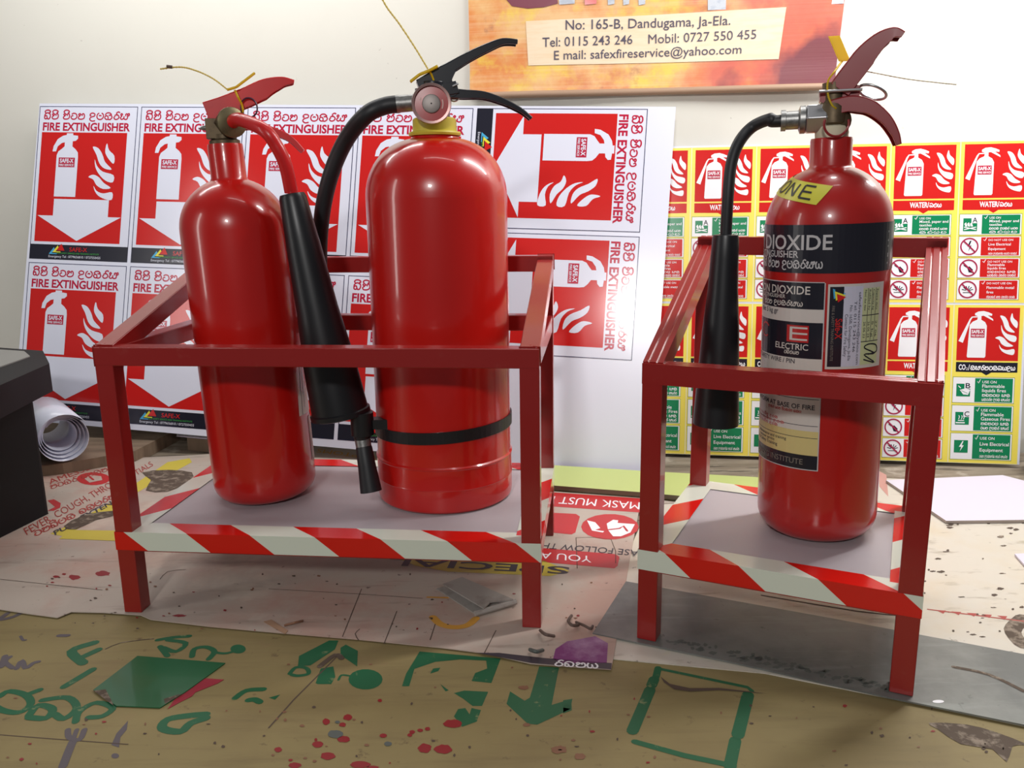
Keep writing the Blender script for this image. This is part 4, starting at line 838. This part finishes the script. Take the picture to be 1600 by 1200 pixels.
# ---- right gas bottle
t2 = .1228
base = Vector((.4017, 1.0537, t2)); A = Vector((-.024, 0, 1)).normalized(); rb = .0745
e3 = empty('fire_extinguisher', base, 'red gas bottle extinguisher with black label band, alone on its stand', 'fire extinguisher')
prof = [(.02, .006)]+foot(rb, .03)+[(rb, .1), (rb, .3)]+dome(rb, .394, .0262, .464, 14)+[(.0245, .467), (.0243, .496), (.0236, .499), (.017, .4995)]
b = MB(); b.lathe(base, A, prof, m_red2, 72); b.build('cylinder', e3, smooth=40)
ax3 = lambda z: base + A*(z-t2)
phi = -.28; VP, vn = vplane(ax3(.64).xy, phi); ed = Vector((math.cos(phi), math.sin(phi), 0))
b = MB(); b.lathe(ax3(.6218), A, [(.019, 0), (.0195, .006), (.018, .013), (.014, .015)], m_ptape, 24)
b.lathe(ax3(.635), A, [(.014, 0), (.0175, .004), (.0175, .022), (.013, .03), (.013, .05)], m_brass2, 20); c = at((1309, 190), base.y-.008)
b.lathe(c+Vector((0, .01, 0)), (-.1, -1, .1), [(.0165, 0), (.0165, .012), (.01, .016)], m_brass2, 20)
v = b.build('valve', e3, smooth=35)
nd = (VP((1258, 186))-VP((1295, 184))).normalized()
b = MB(); p0 = VP((1292, 185)); L = (VP((1258, 186))-p0).length; b.lathe(p0, nd, [(.0175, 0), (.0185, .002), (.0185, L-.002), (.0165, L)], m_steel, 6); b.build('hex_nut', v, bevel=.001)
b = MB(); p1 = p0+nd*L; b.lathe(p1, nd, [(.0165, 0), (.0165, .006), (.011, .008), (.011, .022), (.0125, .0225), (.0125, .028)], m_zinc, 24); b.build('hose_crimp', v, smooth=35)
p2 = p1+nd*.026
yh_ = 1.075
hp = cat_rom([p2-nd*.01, p2+nd*.012, VP((1204, 186)), at((1176, 198), 1.09), at((1155, 222), 1.085), at((1143, 255), 1.08), at((1138, 300), yh_), at((1134, 368), yh_)], 8)
b = MB(); b.tube(hp, .0073, m_blk, 16); b.build('hose', e3, smooth=60)
h0, h1 = at((1134, 366), yh_), at((1118, 662), yh_); hd = h1-h0; hl = hd.length
b = MB(); b.lathe(h0, hd, [(.008, 0), (.0155, .001), (.0165, .005), (.0175, .03), (.019, .07), (.0235, hl*.5), (.029, hl*.93), (.0295, hl), (.027, hl), (.01, hl*.3)], m_blk2, 40, False); b.build('horn', e3, smooth=35)
pth = cat_rom([VP(p) for p in [(1296, 132), (1318, 103), (1340, 76), (1368, 54), (1395, 45), (1412, 52)]], 5); n = len(pth)
b = MB(); b.sweepU(pth, vn, [.026+.004*i/n for i in range(n)], [.026 if i < n*.35 else max(.007, .026-.03*(i/n-.35)) for i in range(n)], .003, m_crim, 0); b.build('lever', e3, smooth=40, bevel=.0006)
pth = cat_rom([VP(p) for p in [(1296, 158), (1330, 151), (1362, 158), (1388, 180), (1402, 206), (1406, 226)]], 5); n = len(pth)
b = MB(); b.sweepU([p-vn*.002 for p in pth], vn, [.026+.003*i/n for i in range(n)], [.018 if i < n*.3 else max(.006, .018-.018*(i/n-.3)) for i in range(n)], .003, m_crim, 0); b.build('carry_handle', e3, smooth=40, bevel=.0006)
ol = [(1280, 142), (1302, 140), (1315, 128), (1342, 135), (1342, 158), (1310, 172), (1280, 160)]
b = MB(); b.prism([VP(p)-vn*.009 for p in ol], vn*.018, m_crim); b.build('yoke', e3, bevel=.0015)
b = MB(); b.tube([VP((1278, 146))-vn*.018, VP((1345, 142))-vn*.014], .0018, m_steel, 8)
b.build('safety_pin', e3, smooth=60); b = MB(); pc = VP((1363, 144)); b.tube([pc+ed*(.0155*math.cos(q))-vn*(.011*math.sin(q))+Vector((0, 0, -.005*math.cos(q)+.006*math.sin(q))) for q in [2*math.pi*i/24 for i in range(25)]], .0017, m_steel, 8)
b.build('pin_ring', e3, smooth=60)
b = MB(); pc = at((1307, 193), base.y-.03); b.tube([pc+Vector((.0145*math.cos(q), 0, .0145*math.sin(q))) for q in [math.pi*.9+i*math.pi*1.2/16 for i in range(17)]], .0015, m_crim, 8); b.build('retaining_ring', e3, smooth=60)
bk = vn*.018
tie = strip([VP((1305, 52))+bk, VP((1322, 92))+bk], vn.cross(Vector((0, 0, 1))), .013, .0025, m_yel, 'seal_tie', e3)
tie_tail([VP((1345, 106))+bk, VP((1372, 111))+bk, VP((1420, 120))+bk, VP((1470, 126))+bk, VP((1500, 129))+bk], .0007, mat('tie_thread_pale', (214, 206, 180), .6), 'tie_tail', tie)
fr = -vn*.017
tie_tail([VP((1318, 92))+bk, VP((1302, 115))+fr, VP((1292, 130))+fr, VP((1292, 150))+fr, VP((1298, 166))+fr, VP((1305, 172))+fr], .0011, m_yel, 'tie_tail', tie)
# labels
azc = math.atan2(-base.y, -base.x)
zf_ = lambda y, x=1285: at((x, y), base.y-rb).z - t2      # height on the facing side of the bottle
f = wrap(base, A, rb, azc); D_ = lambda d: math.radians(d)*rb
m_lblk = mat('label_black', (32, 32, 42), .25); m_lred = mat('label_red', (186, 34, 34), .3); m_lsil = mat('label_silver', (190, 188, 190), .3); m_lwht = mat('label_white', (206, 200, 194), .28); m_lcrm = mat('label_cream', (208, 192, 130), .3); m_lgrn = mat('label_pale_green', (196, 206, 160), .35); m_lav = mat('label_lavender', (200, 202, 220), .35); m_ink = mat('label_ink', (50, 46, 60), .5)
b = MB(); Aw = Art(b, f); z1, z0 = zf_(350), zf_(427)
Aw.rect(D_(-180), z0, D_(180), z1, m_lblk, 1, 72, 1)
def wt(t, x1, y, asp_h, m, L=2, bold=.01, stretch=1.0):
    _, _, asp = text2d(t, bold); Aw.text(t, x1-asp*asp_h*stretch, y, x1, asp_h, m, L, bold, ydown=False)
wt('CARBON DIOXIDE', D_(5), zf_(390, 1250), .0168, m_lsil, 2, .014, 1.0); wt('FIRE EXTINGUISHER', D_(-24), zf_(403, 1240), .0078, m_lsil, 2, .012)
Aw.sinhala('kVbn dG Mvn upkrNy'.replace('V', 'v').replace('b', 'p').replace('d', 'l'), D_(-2)-.135, zf_(419, 1260), D_(-2), .0085, m_lsil, 2, .2, 3, ydown=False)
for i, zz in enumerate((.15, .3, .34, .5, .62, .8)): Aw.ell(D_(64), z0+(z1-z0)*zz, .0007, .0014, m_lsil, 2, 8)
b.build('label_band', e3)
b = MB(); Aw = Art(b, f); xr = D_(0); xl = D_(-150); nx = 30
ys_ = [442, 484, 505, 562, 714, 736]; zs = [zf_(y) for y in ys_]
for (i, m) in ((0, m_lblk), (1, m_lwht), (2, m_lblk), (3, m_lwht), (4, m_lblk)): Aw.rect(xl, zs[i+1], xr, zs[i], m, 1, nx, 1)
Aw.rect(xl, zs[4], xr, zf_(676), m_lcrm, 1.5, nx, 1)
Aw.rect(xl, zs[5]-.0012, xr+.0012, zs[5], m_lsil, 1, nx, 1); Aw.rect(xr, zs[5], xr+.0012, zs[0], m_lsil, 1, 1, 6); Aw.rect(xl, zs[0], xr, zs[0]+.001, m_lsil, 1, nx, 1)
wt('CARBON DIOXIDE', D_(-12), zf_(461, 1255), .0095, m_lwht, 2, .012); wt('FIRE EXTINGUISHER', D_(-36), zf_(469, 1230), .0046, m_lwht, 2, .005)
Aw.sinhala('Mvn upkrNy', D_(-18)-.065, zf_(480, 1245), D_(-18), .0055, m_lwht, 2, .2, 2, ydown=False); wt('Net 5 kg gr', D_(-44), zf_(494, 1230), .006, m_ink, 2, .01)
ex0, ex1 = D_(-33), D_(-12); Aw.rect(ex0, zf_(537), ex1, zf_(510), m_lred, 2, 4, 1)
hE = zf_(513)-zf_(534); yE = zf_(534); wE = .0022
for q in ((0, 0, wE, 1), (0, 0, 1, 0), (0, .5, 1, .5), (0, 1, 1, 1)):
    pass
xa, xb = ex0+.004, ex1-.0015
Aw.rect(xa, yE, xa+.0035, yE+hE, m_lwht, 3); [Aw.rect(xa, yE+hE*q, xb, yE+hE*q+.0022, m_lwht, 3, 3, 1) for q in (0, .45, .88)]
wt('ELECTRIC', D_(-12), zf_(549), .0072, m_lwht, 2, .008); Aw.sinhala('vGlyn', D_(-20)-.02, zf_(556), D_(-20), .004, m_lwht, 2, .2, 2, ydown=False)
Aw.stroke([(D_(-64)+.010*math.cos(q), (zf_(512)+zf_(535))/2+.0085*math.sin(q)) for q in [.7+i*.31 for i in range(16)]], .0022, m_lred, 2, 1)
wt('PULL OUT SAFETY WIRE / PIN', D_(-24), zf_(571), .0055, m_ink, 2, .012)
wt('AIM FORM AT BASE OF FIRE', D_(-4), zf_(642), .0058, m_ink, 2, .015); Aw.sinhala('upkr yvn Mvkrn gkp', D_(-16)-.05, zf_(648), D_(-16), .003, m_lred, 2, .2, 2, ydown=False)
Aw.poly([(D_(-26), zf_(620)), (D_(-20), zf_(615)), (D_(-14), zf_(621))], m_ink, 2)
for y in (626, 668, 687): Aw.rect(xl, zf_(y), xr-.001, zf_(y)+.0007, m_ink, 2, nx, 1)
for i, y in enumerate((661, 667, 673)): Aw.sinhala('kprn vyGn ulk', D_(-40)-.06, zf_(y)-.002, D_(-40)+.01*(i % 2), .0028, m_lred, 2, .2, 2, ydown=False)
wt('Maintenance and training', D_(-30), zf_(687)-.006, .0038, m_ink, 2); wt('customer service', D_(-44), zf_(694)-.005, .0036, m_ink, 2); wt('Fire & Safety Training', D_(-40), zf_(702)-.004, .0042, m_ink, 2)
wt('SAFETY TRAINING INSTITUTE', D_(-13), zf_(729), .0068, mat('label_dim', (120, 112, 104), .4), 2, .006)
b.build('instruction_label', e3)
b = MB(); Aw = Art(b, f); x0, x1 = D_(3), D_(60); zt, zb = zf_(444), zf_(577)
Aw.rect(x0, zb, x1, zt, m_lwht, 1, 12, 1); W_ = x1-x0; H_ = zt-zb; bx = lambda a, c_, d, e_, m, L=2: Aw.rect(x0+W_*a, zt-H_*e_, x0+W_*d, zt-H_*c_, m, L, 5, 1)
bx(.03, .03, .24, .97, m_lblk); bx(.24, .03, .55, .97, m_lav); bx(.55, .06, .9, .96, m_lgrn)
for i, m in enumerate((m_blue, m_sy, m_sred)): Aw.poly([(x0+W_*(.07+.03*i), zt-H_*(.05+.03*i)), (x0+W_*(.27), zt-H_*(.11+.02*i)), (x0+W_*(.09+.03*i), zt-H_*(.17+.02*i))], m, 3+i)
def vtext(t, a, c0, c1, hh, m, L=3, bold=0.0):             # lettering turned a quarter: reads downwards
    vs, fs, _ = text2d(t, bold); b.add([f(x0+W_*a+y*hh, zt-H_*(c0+(c1-c0)*x), L) for x, y in vs], fs, m)
vtext('Safe-X', .13, .4, .64, .0075, m_lred, 3, .015); vtext('FIRE & SAFETY TRAINING INSTITUTE', .07, .25, .9, .003, mat('label_dim'))
vtext('Contact for Fire Safety', .27, .35, .85, .0035, m_ink); vtext('No. 165B, Dandugama, Ja-Ela', .34, .25, .9, .0032, m_ink); vtext('Tel: 0115 243 246', .41, .2, .8, .0032, m_ink); vtext('safexfireservice@yahoo.com', .48, .1, .95, .0032, m_ink)
for i, t in enumerate(('Next due date', 'Refilled by', 'Capacity kg', 'Expire date')): vtext(t, .58+.08*i, .08, .32, .0028, m_ink, 3); vtext(('26 06 23', '26 06 24', '5 kg', '27 06')[i], .58+.08*i, .45, .64, .003, m_ink, 3)
bx(.55, .37, .9, .38, m_ink, 3); bx(.55, .68, .9, .69, m_ink, 3)
for q in (.64, .72, .8): bx(q, .06, q+.008, .69, m_ink, 3)
Aw.stroke([(x0+W_*a_, zt-H_*c_) for a_, c_ in ((.62, .9), (.85, .95), (.62, .84), (.84, .84), (.62, .76), (.7, .72), (.86, .74), (.88, .82), (.7, .84))], .0016, m_lblk, 4, 4)
b.build('service_label', e3)
# yellow sticker on the shoulder
def surf(az, s):                                           # point on the bottle's profile at arc length s above the straight wall
    acc = 0; start = [i for i, p in enumerate(prof) if abs(p[1]-.394) < 1e-6][0]
    for i in range(start, len(prof)-1):
        (r0, zz0), (r1, zz1) = prof[i], prof[i+1]; l = math.hypot(r1-r0, zz1-zz0)
        if acc+l >= s or i == len(prof)-2:
            k_ = (s-acc)/l; r = r0+(r1-r0)*k_; z = zz0+(zz1-zz0)*k_; nr, nz_ = (zz1-zz0)/l, -(r1-r0)/l; break
        acc += l
    return r, z, nr, nz_
A3 = A; X0 = (Vector((1, 0, 0))-A3*A3.x).normalized(); Y0 = A3.cross(X0)
s0 = .048; az0 = azc+math.radians(-36); rot = math.radians(13)
def stick(x, y, L):
    xx = x*math.cos(rot)+y*math.sin(rot); yy = -x*math.sin(rot)+y*math.cos(rot)
    r, z, nr, nz_ = surf(0, max(.001, s0+yy)); rr, _, _, _ = surf(0, s0); az = az0+xx/rr
    o = .0006+L*.0002; return base + A3*(z+nz_*o) + (X0*math.cos(az)+Y0*math.sin(az))*(r+nr*o)
b = MB(); Ay = Art(b, stick); m_sty = mat('sticker_yellow', (206, 200, 70), .4); m_sti = mat('sticker_ink', (44, 40, 40), .5)
vs = []; nx, ny = 24, 6
for j in range(ny+1):
    for i in range(nx+1):
        y = -.0135+.027*j/ny; xr_ = .040-.010*(1-j/ny); x = -.085+(xr_+.085)*i/nx; vs.append(stick(x, y, 1))
b.add(vs, [(j*(nx+1)+i, j*(nx+1)+i+1, (j+1)*(nx+1)+i+1, (j+1)*(nx+1)+i) for j in range(ny) for i in range(nx)], m_sty)
def ln(*pts): 
    q = []
    for (x0, y0), (x1, y1) in zip(pts, pts[1:]): q += [(x0+(x1-x0)*i/5, y0+(y1-y0)*i/5) for i in range(5)]
    Ay.stroke(q+[pts[-1]], .0026, m_sti, 3, 1, joints=False)
for pts in (((.008, -.0085), (.008, .0085)), ((.008, .0085), (.022, .0085)), ((.008, 0), (.02, 0)), ((.008, -.0085), (.022, -.0085)), ((-.014, -.0085), (-.014, .0085)), ((-.014, .0085), (-.001, -.0085)), ((-.001, -.0085), (-.001, .0085)),
            [(-.0275+.0075*math.cos(i*math.pi/8), .0085*math.sin(i*math.pi/8)) for i in range(17)], ((-.05, -.0085), (-.05, .0085)), [(-.05+.011*math.cos(i*math.pi/8-math.pi/2), .0085*math.sin(i*math.pi/8-math.pi/2)) for i in range(9)]): ln(*pts)
b.build('sticker', e3, smooth=60)
